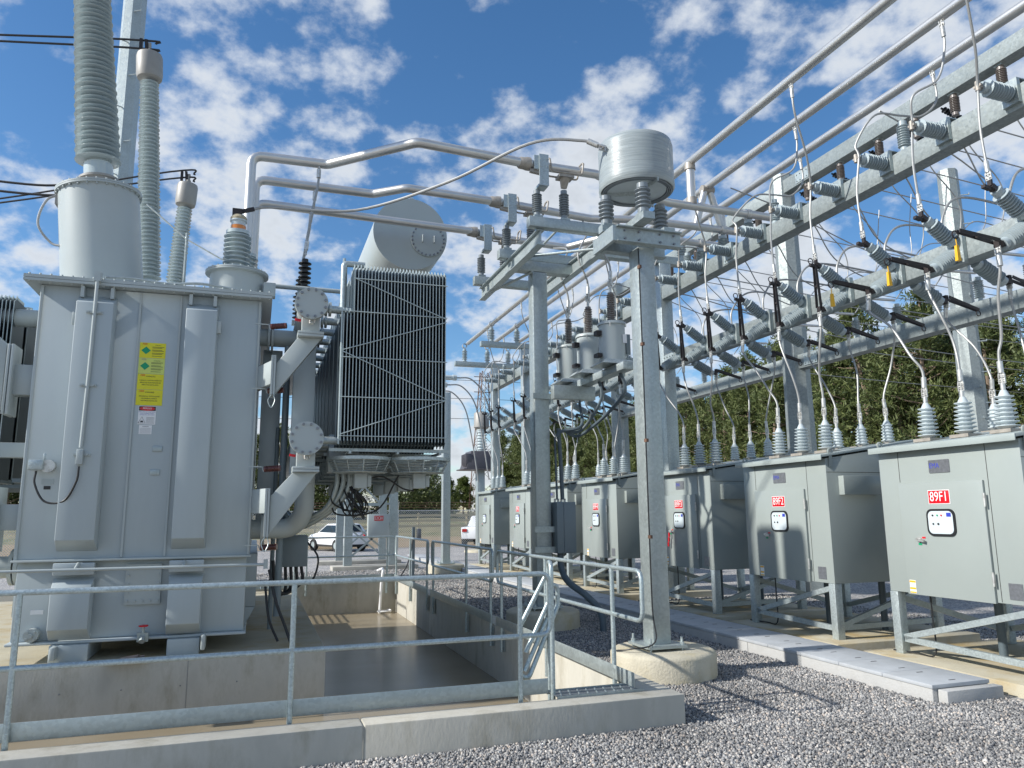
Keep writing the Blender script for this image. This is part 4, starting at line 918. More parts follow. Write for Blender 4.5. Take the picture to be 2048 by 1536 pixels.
m = MB().tube([(-3.2, TY0-.26, 1.30), (.13, TY0-.26, 1.30)], .019, 10)
for x in (-1.93, -.79): m.cyl((x, TY0-.26, 1.30), (x, TY0-.09, 1.36), .02, n=8)
m.box(.12, .17, TY0-.30, TY0-.22, 1.25, 1.36); m.ob('oil_pipe', 'tank2', tr)
m = MB(); m.cyl((-1.19, TY0+.1, .50), (-1.19, TY0-.15, .50), .04, n=12); m.cyl((-1.19, TY0-.12, .50), (-1.19, TY0-.12, .62), .018, n=8); m.bar((-1.25, TY0-.12, .50), (-1.13, TY0-.12, .50), .05, .10); m.cyl((-1.19, TY0-.15, .50), (-1.19, TY0-.2, .46), .035, n=8); vv = m.ob('drain_valve', 'galv', tr)
m = MB(); m.lathe((-1.19, TY0-.12, .62), (0, 0, 1), [(.015, 0), (.05, 0), (.055, .008), (.05, .016), (.015, .016), (.015, 0)], 16); m.ob('hand_wheel', 'red', vv)
m = MB(); m.cyl((-2.36, TY0+.09, .57), (-2.36, TY0-.05, .57), .075, n=20); bolts_circle(m, (-2.36, TY0-.05, .57), (0, -1, 0), .052, 4, .013, .02); m.cyl((-2.36, TY0-.05, .57), (-2.36, TY0-.08, .57), .025, n=6); m.ob('flanged_port', 'tank2', tr)
MB().box(-2.41, -2.28, TY0+.074, TY0+.079, .79, .84).ob('small_plate', 'white', tr)
# wiring pipe and gauge
m = MB().tube([(-1.965, TY0-.23, 4.74), (-1.97, TY0-.23, 3.6), (-1.985, TY0-.23, 2.7)], .021, 10)
for z in (4.35, 3.45, 2.62): m.box(-2.06, -1.88, TY0-.225, TY0-.20, z-.015, z+.015); m.cyl((-2.03, TY0-.23, z), (-2.03, TY0-.25, z), .012, n=6); m.cyl((-1.91, TY0-.23, z), (-1.91, TY0-.25, z), .012, n=6)
m.ob('wiring_pipe', 'tank2', tr)
MB().box(-2.02, -1.95, TY0-.27, TY0-.21, 2.50, 2.68).ob('junction_box', 'tank2', tr, bevel=.008)
m = MB(); m.cyl((-2.34, TY0, 2.49), (-2.34, TY0-.10, 2.49), .075, n=20); m.ob('thermometer_housing', 'lug', tr); m = MB(); m.box(-2.53, -2.38, TY0-.15, TY0-.03, 2.44, 2.56); m.bar((-2.38, TY0-.09, 2.56), (-2.38, TY0-.09, 2.64), .02, .03); m.ob('thermometer', 'galvl', tr, bevel=.01)
MB().tube(cr_([(-2.45, TY0-.1, 2.43), (-2.45, TY0-.11, 2.28), (-2.33, TY0-.14, 2.08), (-2.12, TY0-.2, 2.08), (-2.0, TY0-.24, 2.30), (-1.985, TY0-.24, 2.48)], 8), .012, 8).ob('signal_cable', 'rubber', tr)
MB().box(-2.41, -2.28, TY0-.006, TY0-.001, 2.28, 2.34).ob('small_plate', 'tank2', tr); MB().box(-2.38, -2.31, TY0-.006, TY0-.001, 2.22, 2.26).ob('small_plate', 'ink', tr)
for (x, z) in ((-1.19, 2.72), (-1.20, 2.43)):
    MB().box(x-.055, x+.055, TY0-.014, TY0-.001, z-.035, z+.035).ob('name_plate', 'galv', tr, bevel=.004)
for (x, z) in ((-2.19, 4.28), (-.56, 4.28)):
    MB().box(x-.03, x+.03, TY0-.16, TY0-.10 if x < -1 else TY0-.06, z-.08, z+.08).ob('hook', 'tank2', tr, bevel=.01)
# labels
yF = TY0-.004; LX0, LX1 = -1.475, -1.175
zt = 4.055; H1 = .2
for i in range(4):
    z1_ = zt-i*H1; z0_ = z1_-H1+.004
    lb = MB(); lb.box(LX0, LX1, yF, yF+.002, z0_, z1_); lb = lb.ob('warning_label', 'yel2' if i == 1 else 'yel', tr)
    place_text('ABB', .032, (LX0+.03, yF-.001, z1_-.018), lb, 'red' if i != 1 else 'cast', (1, 0, 0), align='LEFT')
    if i < 2:
        place_text('ATENÇÃO' if i == 0 else 'ATTENTION', .014, (LX1-.09, yF-.001, z1_-.03), lb, 'ink', (1, 0, 0))
        m = MB(); c = V((LX0+.075, yF-.0015, z1_-.10)); m.add([c+V((-.055, 0, 0)), c+V((0, 0, -.05)), c+V((.055, 0, 0)), c+V((0, 0, .05))], [(0, 1, 2, 3)]); m.ob('hazard_diamond', 'green', lb)
        m = MB()
        for k in range(10):
            if k % 3 == 2: continue
            m.box(LX0+.145, LX1-.02-.02*(k % 2), yF-.0015, yF-.0005, z1_-.055-k*.013, z1_-.050-k*.013)
        m.ob('fine_print', 'ink', lb)
    else:
        tx = ['ATENÇÃO', 'CUIDADO COM MOVIMENTOS', 'BRUSCOS, REGISTRADOR DE', 'IMPACTOS INSTALADO'] if i == 2 else ['WARNING', 'BECAREFULL WITH SUDDEN', 'MOVEMENTS, IMPACT', 'RECORDER INSTALLED']
        place_text(tx[0], .022, ((LX0+LX1)/2, yF-.001, z1_-.032), lb, 'ink', (1, 0, 0))
        for k in (1, 2, 3): place_text(tx[k], .0195, ((LX0+LX1)/2, yF-.001, z1_-.055-k*.028), lb, 'ink', (1, 0, 0), squeeze=.93)
lb = MB(); lb.box(-1.435, -1.235, yF, yF+.002, 3.02, 3.25); lb = lb.ob('danger_label', 'white', tr)
m = MB(); m.box(-1.43, -1.24, yF-.0012, yF-.0004, 3.19, 3.245); m.ob('label_band', 'ink', lb)
m = MB(); m.lathe((-1.335, yF-.0013, 3.217), (0, -1, 0), [(0, 0), (.026, 0), (.026, .0005), (0, .0005)], 24)
m.v = [((x+1.335)*3.4-1.335, y, z) for x, y, z in m.v]; m.ob('label_oval', 'red', lb); place_text('PERIGO', .03, (-1.335, yF-.003, 3.219), lb, 'white', (1, 0, 0))
for k in range(3): place_text(['PERIGO CONFINADO - RISCO DE MORTE', 'ESPACO CONFINADO - PELIGRO', 'CONFINED SPACE - RISK OF DEATH'][k], .0105, (-1.335, yF-.001, 3.175-.018*k), lb, 'blue', (1, 0, 0))
m = MB(); m.tube([(-1.43, yF-.001, 3.035), (-1.39, yF-.001, 3.115), (-1.35, yF-.001, 3.035), (-1.43, yF-.001, 3.035)], .0025, 4); m.box(-1.405, -1.375, yF-.002, yF-.001, 3.045, 3.065)
for k in range(6): m.box(-1.34, -1.25, yF-.0015, yF-.0005, 3.035+k*.014, 3.038+k*.014)
m.ob('fine_print', 'ink', lb)
lb = MB(); lb.box(-1.415, -1.27, yF, yF+.002, 2.90, 3.01); lb = lb.ob('notice_label', 'white', tr); place_text('ATENCION', .014, (-1.343, yF-.001, 2.993), lb, 'ink', (1, 0, 0))
m = MB()
for k in range(6): m.box(-1.405, -1.28, yF-.0015, yF-.0005, 2.91+k*.012, 2.9125+k*.012)
m.ob('fine_print', 'plate', lb)

# high-voltage turrets and bushings
def lean(p, z, k): return V((p[0]+k[0]*(z-p[2]), p[1]+k[1]*(z-p[2]), z))
def hv(y, x, k, ztur, rt, zb0, zb1, rc, rs, npch, captop, capr, cone=False, mt='hvp'):
    b = (x, y, 4.79); dirv = V((k[0], k[1], 1)).normalized()
    m = MB(); h_ = (ztur-4.79); m.lathe(b, dirv, [(0, 0), (rt, 0), (rt, h_-.04), (rt*1.07, h_-.035), (rt*1.07, h_-.012), (rt*1.0, h_-.011), (rt*1.07, h_-.008), (rt*1.07, h_+.012), (0, h_+.012)], 40)
    bolts_circle(m, V(b)+dirv*(h_+.01), dirv, rt*1.03, 28, .014, .02); bolts_circle(m, V(b)+dirv*(h_-.04), -dirv, rt*1.03, 28, .014, .02)
    tu = m.ob('turret', 'tank2', tr, ang=35)
    p0 = V(b)+dirv*(h_+.012); L2 = (zb1-ztur)
    m = MB(); m.lathe(p0, dirv, [(0, 0), (rc*1.9, 0), (rc*1.9, .05), (rc*1.55, .055), (rc*1.55, .16), (rc*1.7, .17), (rc*1.7, .2), (0, .2)], 28); m.ob('bushing_flange', 'hvc', tr)
    pr = [(0, .2), (rc*1.25, .2), (rc*1.22, .42), (rc*1.05, .43)]
    n_ = int((L2-.5)/npch)
    for q in range(n_):
        t_ = .44+q*npch; f_ = 1-.22*q/n_; s_ = rs if q % 2 == 0 else rs*.955
        pr += [(rc*f_, t_), (rc*f_, t_+npch*.30), (s_*f_*.97, t_+npch*.42), (s_*f_, t_+npch*.47), (s_*f_*.98, t_+npch*.55), (rc*f_, t_+npch*.70)]
    pr += [(rc*.78, .44+n_*npch), (0, .44+n_*npch+.01)]
    m = MB(); m.lathe(p0, dirv, pr, 28); m.ob('bushing', mt, tr)
    if captop:
        e = .44+n_*npch; m = MB(); m.lathe(p0+dirv*e, dirv, [(0, 0), (rc*.9, 0), (capr*.92, .06), (capr, .14), (capr, .46), (capr*.93, .52), (capr*.4, .54), (.05, .55), (.05, .62), (.03, .64), (.03, .76), (0, .76)], 28); m.ob('end_cap', 'hvc', tr)
        return p0+dirv*(e+.74)
    return p0+dirv*(.44+n_*npch)
hv(11.1, -2.10, (-.105, 0), 6.32, .50, 6.4, 10.2, .15, .29, .066, True, .3)
top2 = hv(13.7, -1.86, (-.062, 0), 5.45, .26, 5.6, 9.66, .125, .205, .072, True, .22)
top3 = hv(16.3, -1.90, (.055, 0), 5.4, .26, 5.6, 8.36, .125, .20, .072, True, .205)
m = MB(); m.box(-2.75, -2.62, 10.95, 11.1, 6.05, 6.22); m.cyl((-2.68, 11.02, 6.2), (-2.68, 11.02, 6.3), .03, n=8); m.ob('bushing_tap_box', 'hvc', tr)
MB().tube(cr_([(-2.66, 11.02, 6.22), (-2.85, 10.98, 6.1), (-2.92, 10.95, 5.75), (-2.75, 10.95, 5.5), (-2.58, 10.9, 5.45)], 8), .016, 8).ob('tap_cable', 'cable', tr)
# lightning wire clamps with twin conductors
for i, (tp, far, lab) in enumerate(((top2, V((-14, 15.5, 10.55)), 'upper pair of dark conductors coming in from the left to a bushing'), (top3, V((-12, 18.0, 7.6)), 'middle pair of dark conductors reaching the short leaning bushing'))):
    t = thing('twin_conductor', lab, 'conductor', tp)
    for s_ in (0, 1):
        q = tp+V((.12, 0, .03-.16*s_)); MB().tube(cr_([q, q+V((-.5, .05, .02)), q.lerp(far, .5)+V((0, 0, -.35)), far+V((0, 0, -.2*s_))], 8), .019, 8).ob('conductor', 'rubber', t)
    m = MB(); m.bar(tp+V((-.14, 0, -.14)), tp+V((-.14, 0, .07)), .07, .05); m.bar(tp+V((-.04, 0, -.14)), tp+V((-.06, 0, .07)), .07, .05); m.ob('clamp', 'black', t)
t = thing('twin_conductor', 'lowest pair of dark conductors ending at the near turret', 'conductor', (-2.95, 12.0, 6.6))
for s_ in (0, 1): MB().tube(cr_([(-2.75+.1*s_, 11.9, 6.72-.15*s_), (-4.0, 12.2, 6.78-.15*s_), (-9.0, 13.2, 7.35-.2*s_)], 8), .019, 8).ob('conductor', 'rubber', t)
# neutral bushing at the front corner
b = V((-.40, 10.85, 4.79))
m = MB(); m.lathe(b, (0, 0, 1), [(0, 0), (.36, 0), (.36, .42), (.42, .43), (.42, .445), (.37, .447), (.42, .45), (.42, .47), (0, .47)], 40); bolts_circle(m, b+V((0, 0, .47)), (0, 0, 1), .395, 24, .012, .02); m.ob('turret', 'tank2', tr, ang=35)
m = MB(); m.box(-.04, .12, 10.6, 10.75, 4.9, 5.1); m.ob('terminal_box', 'tank2', tr, bevel=.01)
m = MB(); m.lathe(b+V((-.02, 0, .47)), (0, 0, 1), sheds(.62, .115, .185, 8, cap=.05, capr=.16), 28); m.ob('neutral_bushing', 'hvp', tr)
bt = b+V((-.02, 0, 1.09))
MB().lathe(bt, (0, 0, 1), [(0, 0), (.105, 0), (.105, .08), (0, .08)], 24).ob('oil_chamber', 'orange', tr)
MB().lathe(bt+V((0, 0, .081)), (0, 0, 1), [(0, 0), (.10, 0), (.10, .06), (.118, .065), (.118, .085), (0, .085)], 24).ob('sight_glass', 'porcl', tr)
MB().lathe(bt+V((0, 0, .167)), (0, 0, 1), [(0, 0), (.11, 0), (.115, .03), (.09, .07), (0, .08)], 24).ob('bushing_top', 'pad', tr)
m = MB(); m.box(bt.x-.09, bt.x+.04, bt.y-.06, bt.y+.06, bt.z+.23, bt.z+.33); m.bar(bt+V((.0, 0, .30)), bt+V((.20, 0, .37)), .05, .05); m.ob('clamp', 'black', tr)
cable('long pale cable sweeping from the front bushing up to the reactor', [bt+V((.16, 0, .36)), bt+V((.45, -.02, .42)), (1.2, 10.5, 6.28), (2.3, 9.6, 6.45), (3.2, 8.7, 6.66), (3.80, 8.3, 6.67), (4.03, 8.2, 6.57)], .024, lugs=(-1,), name='reactor_cable')
# LV drums behind
for i, y in enumerate((11.83, 12.72, 13.73)):
    m = MB(); m.lathe((-.32, y, 4.79), (0, 0, 1), [(0, 0), (.28, 0), (.28, .35), (.32, .36), (.32, .4), (0, .4)], 28); m.ob('turret', 'tank2', tr)
    m = MB(); m.lathe((-.30, y, 5.19), (0, 0, 1), sheds(.7, .1, .16, 9, cap=.05, capr=.13), 20); m.ob('bushing', 'hvp', tr)
# lid handrail pipes and small posts
m = MB().tube(arcfillet([(-.1, 11.5, 5.32), (1.3, 11.5, 5.32)], .05), .035, 10)
m.ob('oil_pipe', 'tank2', tr)
m = MB(); m.tube([(-1.2, 12.0, 4.79), (-1.2, 12.0, 6.2)], .02, 8); m.tube([(-1.85, 12.4, 6.75), (-1.2, 12.0, 6.1), (-.1, 11.4, 5.35)], .013, 6); m.tube(arcfillet([(-.6, 12, 4.79), (-.75, 12, 5.3), (-.2, 11.6, 5.3)], .05), .022, 8); m.ob('lifeline_post', 'galv', tr)
m = MB(); m.tube(cr_([(-1.9, TY0-.12, 4.83), (-1.6, TY0-.05, 4.86), (-1.2, TY0-.08, 4.82), (-.8, TY0-.1, 4.85), (-.35, TY0-.05, 4.82)], 6), .018, 6); m.ob('armoured_cable', 'galv', tr)
MB().box(-2.0, -1.93, TY0-.25, TY0-.14, 4.74, 4.86).ob('junction_box', 'tank2', tr)

# cooling headers with round blank flanges
HX = .55
for z, zr in ((4.53, .205), (2.82, .205)):
    m = MB(); m.cyl((HX, 9.55, z), (HX, 16.2, z), .155, n=28); m.ob('header_pipe', 'tank2', tr)
    m = MB(); m.cyl((HX, 9.45, z), (HX, 9.485, z), zr, n=40); m.cyl((HX, 9.49, z), (HX, 9.53, z), zr, n=40); m.mi = 1; bolts_circle(m, (HX, 9.45, z), (0, -1, 0), zr*.86, 12, .018, .022); m.ob('blank_flange', ['tank2', 'plate'], tr, ang=35)
    zs_ = z-.335; zf = 3.625 if z > 4 else 1.93; hf = .25 if z > 4 else .29; zst = 3.665 if z > 4 else 2.07
    m = MB(); m.box(HX-.10, HX+.12, 9.62, 9.82, zs_, z-.12); m.box(HX-.15, HX+.17, 9.56, 9.86, zs_-.035, zs_-.001); m.box(HX-.15, HX+.17, 9.56, 9.86, zs_-.07, zs_-.038); m.ob('header_saddle', 'tank2', tr, bevel=.004)
    m = MB(); m.cyl((HX+.01, 9.60, z-.18), (HX+.01, 9.55, z-.20), .05, n=10); m.cyl((HX+.01, 9.55, z-.20), (HX+.01, 9.53, z-.25), .03, n=6); m.ob('drain_plug', 'lug', tr)
    MB().bar((HX-.19, 9.56, z-.20), (HX-.12, 9.57, z-.21), .03, .03).ob('red_valve_tag', 'red', tr)
    m = MB(); m.prism([(HX-.14, 9.66, zs_-.071), (HX+.15, 9.66, zs_-.071), (.158, 9.70, zf-hf+.02), (.158, 9.70, zf+hf-.10)], (0, .2, 0)); m.ob('diagonal_bracket', 'tank2', tr, bevel=.008)
    m = MB(); m.hexa([(TX1-.02, 10.22, zst-.15), (.10, 9.70, zst-.15), (.10, 9.90, zst-.15), (TX1-.02, 10.5, zst-.15), (TX1-.02, 10.22, zst+.15), (.10, 9.70, zst+.15), (.10, 9.90, zst+.15), (TX1-.02, 10.5, zst+.15)]); m.ob('bracket_stub', 'tank2', tr, bevel=.006)
    m = MB(); m.box(.10, .125, 9.65, 9.95, zf-hf, zf+hf); m.box(.13, .155, 9.65, 9.95, zf-hf, zf+hf); m.ob('bracket_flange', 'tank2', tr)
    m = MB(); m.tube(cr_([(.12, 9.66, zf-hf), (.08, 9.64, zf-hf-.08), (.12, 9.62, zf-hf-.17), (.16, 9.64, zf-hf-.08), (.14, 9.66, zf-hf)], 6), .006, 6); m.ob('earth_strap', 'galv', tr)
m = MB(); m.box(HX-.16, HX+.12, 10.12, 10.32, 2.3, 4.2); m.ob('upright_stay', 'tank', tr, bevel=.008)
m = MB(); m.cyl((TX1, 10.75, 4.12+.22), (HX-.02, 10.75, 4.34), .12, n=24); m.cyl((TX1+.10, 10.75, 4.34), (TX1+.13, 10.75, 4.34), .2, n=24); m.cyl((TX1+.145, 10.75, 4.34), (TX1+.175, 10.75, 4.34), .2, n=24); m.ob('oil_pipe', 'tank2', tr)
m = MB().tube(arcfillet([(TX1, 10.5, 1.72), (HX-.10, 10.5, 1.72), (HX+.05, 10.35, 1.9), (HX+.05, 10.3, 2.5)], .42, 10), .125, 24); m.cyl((TX1+.12, 10.5, 1.72), (TX1+.17, 10.5, 1.72), .2, n=24); m.ob('oil_pipe', 'tank2', tr)
for i, z in enumerate((4.32, 3.47, 2.47, 1.50)):
    m = MB(); m.lathe((.08, 10.0, z), (1, -.35, .06), sheds(.20, .03, .042, 9, cap=.02), 14); m.ob('red_brown_insulator', 'redbr', tr)
    m = MB(); m.bar((-.12, 10.02, z+.03), (.05, 10.02, z+.03), .02, .012); m.bar((.05, 10.02, z+.03), (.07, 10.02, z-.03), .02, .012); m.ob('earth_bar', 'tank2', tr)
m = MB(); m.box(.0, .26, 10.9, 11.5, 1.6, 4.2); m.ob('tap_changer_panel', 'tank', tr, bevel=.01)
m = MB(); m.cyl((.32, 10.6, .6), (.32, 10.6, 4.2), .045, n=12); m.cyl((.24, 10.9, .4), (.24, 10.9, 3.1), .03, n=10); m.ob('conduit_riser', 'box', tr)
m = MB(); m.box(.36, .70, 10.9, 11.3, 1.2, 1.62); m.ob('junction_box', 'box', tr, bevel=.01)
m = MB()
for k in range(4): m.tube(cr_([(.42+.07*k, 11.0, 1.2), (.43+.07*k, 11.0, .9+.03*k), (.35+.02*k, 10.9, .85), (.28, 10.8, 1.05), (.25, 10.8, 1.3)], 6), .022, 8)
m.tube(cr_([(.68, 11.0, 1.55), (.85, 10.95, 1.3), (.75, 10.9, .98), (.5, 10.9, 1.02)], 6), .014, 6)
m.tube(cr_([(.20, 10.5, 1.2), (.3, 10.4, .8), (.42, 10.35, .5), (.5, 10.3, .29)], 6), .02, 6); m.tube(cr_([(.16, 10.5, 1.0), (.22, 10.4, .6), (.34, 10.35, .32)], 6), .018, 6)
m.ob('wiring_loop', 'rubber', tr)
m = MB()
for k in range(3): m.tube(cr_([(1.0+.08*k, 10.3, 2.6), (1.0+.08*k, 10.3, 2.25), (.85+.05*k, 10.4, 1.95), (.5, 10.6, 1.85-.06*k), (.28, 10.7, 2.1)], 6), .035, 10)
m.ob('flexible_hose', 'galv', tr)
MB().box(.88, 1.28, 10.2, 10.5, 2.45, 2.95).ob('fan_control_box', 'tank2', tr, bevel=.01)
# front arrester on the header
for i, y in enumerate((11.8, 12.72, 13.75)):
    t = thing('surge_arrester', f'{names3[i]} black surge arrester standing beside the radiators', 'arrester', (.56, y, 5.37), 'arresters beside the radiators')
    MB().lathe((.56, y, 5.37), (0, 0, 1), sheds(.52, .05, .10, 6, cap=.03, capr=.05), 18).ob('polymer_body', 'poly', t)
    MB().box(.46, .66, y-.08, y+.08, 5.30, 5.369).ob('mount', 'tank2', t)
    cable(f'{names3[i]} pale cable dropping from a crossing pipe to the black arrester', [(.72, y, BZ-.06), (.71, y, BZ-.4), (.62, y, 6.6), (.56, y, 6.0)], .022, lugs=(0, -1), group='cables to the arresters')
# radiators
def make_radiator():
    t = bpy.data.objects.new('radiator', None); C.objects.link(t); t.parent = tr; n_ = 34; x0, x1 = 0, 1.40
    m = MB(); dx = (x1-x0)/n_
    for k in range(n_):
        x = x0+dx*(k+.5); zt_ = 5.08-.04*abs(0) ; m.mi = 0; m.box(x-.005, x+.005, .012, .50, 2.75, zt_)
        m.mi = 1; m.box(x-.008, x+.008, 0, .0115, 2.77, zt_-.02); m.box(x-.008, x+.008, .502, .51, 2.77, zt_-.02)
    m.ob('fin_stack', ['fin', 'finedge'], t); return t
# (radiator empties are parts: their offset is the transformer's own)
rad0 = None
RY = [9.45+.64*k for k in range(9)]
RX = .93
def rad_mesh():
    m = MB(); n_ = 32; dx = 1.37/n_; ox, oy, oz = 0, 0, 0
    for k in range(n_):
        x = dx*(k+.5); z0_, z1_ = 2.72, (5.12 if k > 2 else 4.53)
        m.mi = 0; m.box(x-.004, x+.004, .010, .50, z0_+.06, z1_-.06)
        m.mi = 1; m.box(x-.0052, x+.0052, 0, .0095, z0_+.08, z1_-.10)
        m.add([(x-.0052, 0, z1_-.099), (x+.0052, 0, z1_-.099), (x+.0052, .1, z1_+.0), (x-.0052, .1, z1_+.0), (x-.0052, .012, z1_-.099), (x+.0052, .012, z1_-.099), (x+.0052, .12, z1_-.03), (x-.0052, .12, z1_-.03)], [(0, 1, 2, 3), (4, 7, 6, 5), (0, 3, 7, 4), (1, 5, 6, 2), (0, 4, 5, 1), (3, 2, 6, 7)])
        m.box(x-.0052, x+.0052, .12, .40, z1_-.055, z1_-.02)
        m.mi = 0; m.add([(x-.0052, 0, z0_+.08), (x+.0052, 0, z0_+.08), (x+.0052, .10, z0_), (x-.0052, .10, z0_), (x-.0052, .012, z0_+.08), (x+.0052, .012, z0_+.08), (x+.0052, .12, z0_+.05), (x-.0052, .12, z0_+.05)], [(0, 1, 2, 3), (4, 7, 6, 5), (0, 3, 7, 4), (1, 5, 6, 2), (0, 4, 5, 1), (3, 2, 6, 7)])
    return m.mesh('fin_stack', ['fin', 'finedge'], smooth=False)
rm = rad_mesh(); pm = MB(); pm.cyl((-.22, .25, 2.82), (1.37, .25, 2.82), .05, n=14); pl = pm.mesh('lower_pipe', 'galvl'); pm = MB(); pm.cyl((-.16, .25, 4.53), (1.37, .25, 4.53), .05, n=14); pm.cyl((-.20, .25, 4.53), (-.17, .25, 4.53), .095, n=16); pm.cyl((-.15, .25, 4.53), (-.12, .25, 4.53), .095, n=16); pm = pm.mesh('upper_pipe', 'galvl')
rods = MB()
for z in (4.90, 4.46, 3.86, 3.35, 2.86): rods.tube([(0 if z < 4.5 else .14, -.01, z), (1.37, -.01, z)], .006, 6)
for (a, b) in (((.15, 4.90), (1.36, 4.44)), ((1.36, 4.40), (.02, 3.95)), ((.02, 3.93), (1.36, 3.37)), ((1.36, 3.35), (.02, 2.88))): rods.tube([(a[0], -.014, a[1]), (b[0], -.014, b[1])], .006, 6)
rods.cyl((.0, .02, 2.76), (.0, .02, 4.5), .012, n=8); rods = rods.mesh('tie_rods', 'finedge')
off = woff(tr)
for i, y in enumerate(RY):
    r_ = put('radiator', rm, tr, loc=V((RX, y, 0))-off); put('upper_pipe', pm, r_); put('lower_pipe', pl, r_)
    if i == 0: put('tie_rods', rods, r_)
# dark tall pipe at the near corner of radiator
m = MB(); m.tube(arcfillet([(RX+.03, 9.7, 4.5), (RX+.03, 9.7, 5.17), (RX+.3, 9.7, 5.17)], .05), .042, 12); m.cyl((RX+.03, 9.7, 5.17), (RX+.03, 9.7, 5.24), .02, n=8); m.ob('vent_pipe', 'galvl', tr)
# lower frame and fans
m = MB()
for y in (9.62, 10.4, 11.6, 12.9): m.bar((RX-.1, y, 2.70), (RX+1.45, y, 2.70), .04, .04)
for x in (RX+.15, RX+.75, RX+1.3): m.bar((x, 9.5, 2.662), (x, 15.0, 2.662), .03, .03)
m.ob('fan_frame', 'galv', tr)
fan_parts = []
def fan_meshes():
    c = MB(); n_ = 28
    for k in range(9):
        r_ = .10+.032*k; c.tube([(r_*math.cos(2*math.pi*j/n_), r_*math.sin(2*math.pi*j/n_), -.155+.0*k) for j in range(n_+1)], .0055, 4, False)
    for k in range(8):
        z = -.15+.02*k; r_ = .33+.075*(k/7); c.tube([(r_*math.cos(2*math.pi*j/n_), r_*math.sin(2*math.pi*j/n_), z) for j in range(n_+1)], .0055, 4, False)
    for k in range(12):
        a = k*math.pi/6; c.tube([(.1*math.cos(a), .1*math.sin(a), -.157), (.33*math.cos(a), .33*math.sin(a), -.157), (.41*math.cos(a), .41*math.sin(a), 0)], .008, 5)
    c.lathe((0, 0, -.005), (0, 0, 1), [(.40, 0), (.425, 0), (.425, .04), (.40, .04), (.40, 0)], 32)
    c.lathe((0, 0, -.17), (0, 0, 1), [(0, 0), (.355, 0), (.36, .012), (.0, .012)], 32) if False else None
    mo = MB(); mo.box(-.07, .09, -.07, .07, -.36, -.165); mo.cyl((0, 0, -.16), (0, 0, -.02), .08, n=14); mo.box(.095, .15, -.05, .05, -.34, -.19)
    bl = MB()
    for k in range(6):
        a = k*math.pi/3; d = V((math.cos(a), math.sin(a), 0)); s_ = V((-math.sin(a), math.cos(a), .35)); bl.add([d*.08-s_*.05, d*.36-s_*.07, d*.36+s_*.07, d*.08+s_*.05], [(0, 1, 2, 3)])
        bl.add([d*.08-s_*.05+V((0, 0, .006)), d*.36-s_*.07+V((0, 0, .006)), d*.36+s_*.07+V((0, 0, .006)), d*.08+s_*.05+V((0, 0, .006))], [(3, 2, 1, 0)])
    bl.v = [(x, y, z-.06) for x, y, z in bl.v]
    return c.mesh('fan_guard', 'galvl'), mo.mesh('fan_motor', 'tank2', bevel=.006), bl.mesh('fan_blades', 'tank2')
fc, fm_, fb = fan_meshes()
for yy in (9.95, 11.1, 12.3, 13.5):
    for xx in (RX+.33, RX+1.10):
        f_ = put('cooling_fan', fc, tr, loc=V((xx, yy, 2.59))-off); put('fan_motor', fm_, f_); put('fan_blades', fb, f_)
random.seed(5)
m = MB()
for k in range(9):
    x0 = RX+.3+random.uniform(-.1, .1); y0 = 9.95+random.uniform(0, 1.5); m.tube(cr_([(x0, y0, 2.22), (x0+random.uniform(-.1, .3), y0, 2.02-random.random()*.15), (.95+random.random()*.5, 10.3, 2.1-random.random()*.2), (1.02, 10.35, 2.42)], 7), .011, 6)
m.tube(cr_([(RX+1.05, 9.95, 2.2), (RX+.9, 9.95, 2.23), (RX+.65, 9.98, 2.38), (RX+.45, 9.95, 2.36)], 7), .011, 6); m.tube(cr_([(RX+.85, 10, 2.4), (RX+.6, 10.2, 1.95), (RX+.1, 10.3, 1.9), (.95, 10.4, 2.1)], 7), .011, 6)
m.ob('fan_wiring', 'rubber', tr)
# conservator
cz, cx, cyy, cr0 = 7.55, 2.74, 14.45, .76
m = MB(); m.lathe((cx, cyy, cz), (0, 1, 0), [(0, 0), (cr0, 0), (cr0, 4.2), (0, 4.2)], 56); cn = m.ob('conservator', 'tank2', tr, ang=35)
m = MB(); m.cyl((cx+.36, cyy-.03, cz-.1), (cx+.36, cyy-.001, cz-.1), .36, n=36); pass
for s_ in (-.12, .12): m.tube(arcfillet([(cx+.36+s_, cyy-.03, cz-.02), (cx+.36+s_, cyy-.08, cz-.02), (cx+.36+s_, cyy-.08, cz-.16), (cx+.36+s_, cyy-.03, cz-.16)], .02), .012, 6)
m.mi = 1; bolts_circle(m, (cx+.36, cyy-.03, cz-.1), (0, -1, 0), .33, 24, .02, .03); m.ob('manhole', ['tank2', 'plate'], cn, ang=35)
MB().tube([(cx-.02, cyy+.1, cz+cr0), (cx-.02, cyy+.1, cz+cr0+.06), (cx+.06, cyy+.1, cz+cr0+.06), (cx+.06, cyy+.1, cz+cr0)], .012, 6).ob('lifting_eye', 'tank2', cn)
place_text('SIEM', .35, (cx-cr0*.96, cyy+1.0, cz-.15), cn, 'red', (0, -1, 0), (.25, 0, 1)) if False else None
m = MB(); m.box(cx-.1, cx+.1, 15.0, 15.2, 2.7, 6.85); m.box(cx+.3, cx+.5, 17.5, 17.7, 2.7, 6.95); m.ob('conservator_stand', 'galv', tr)
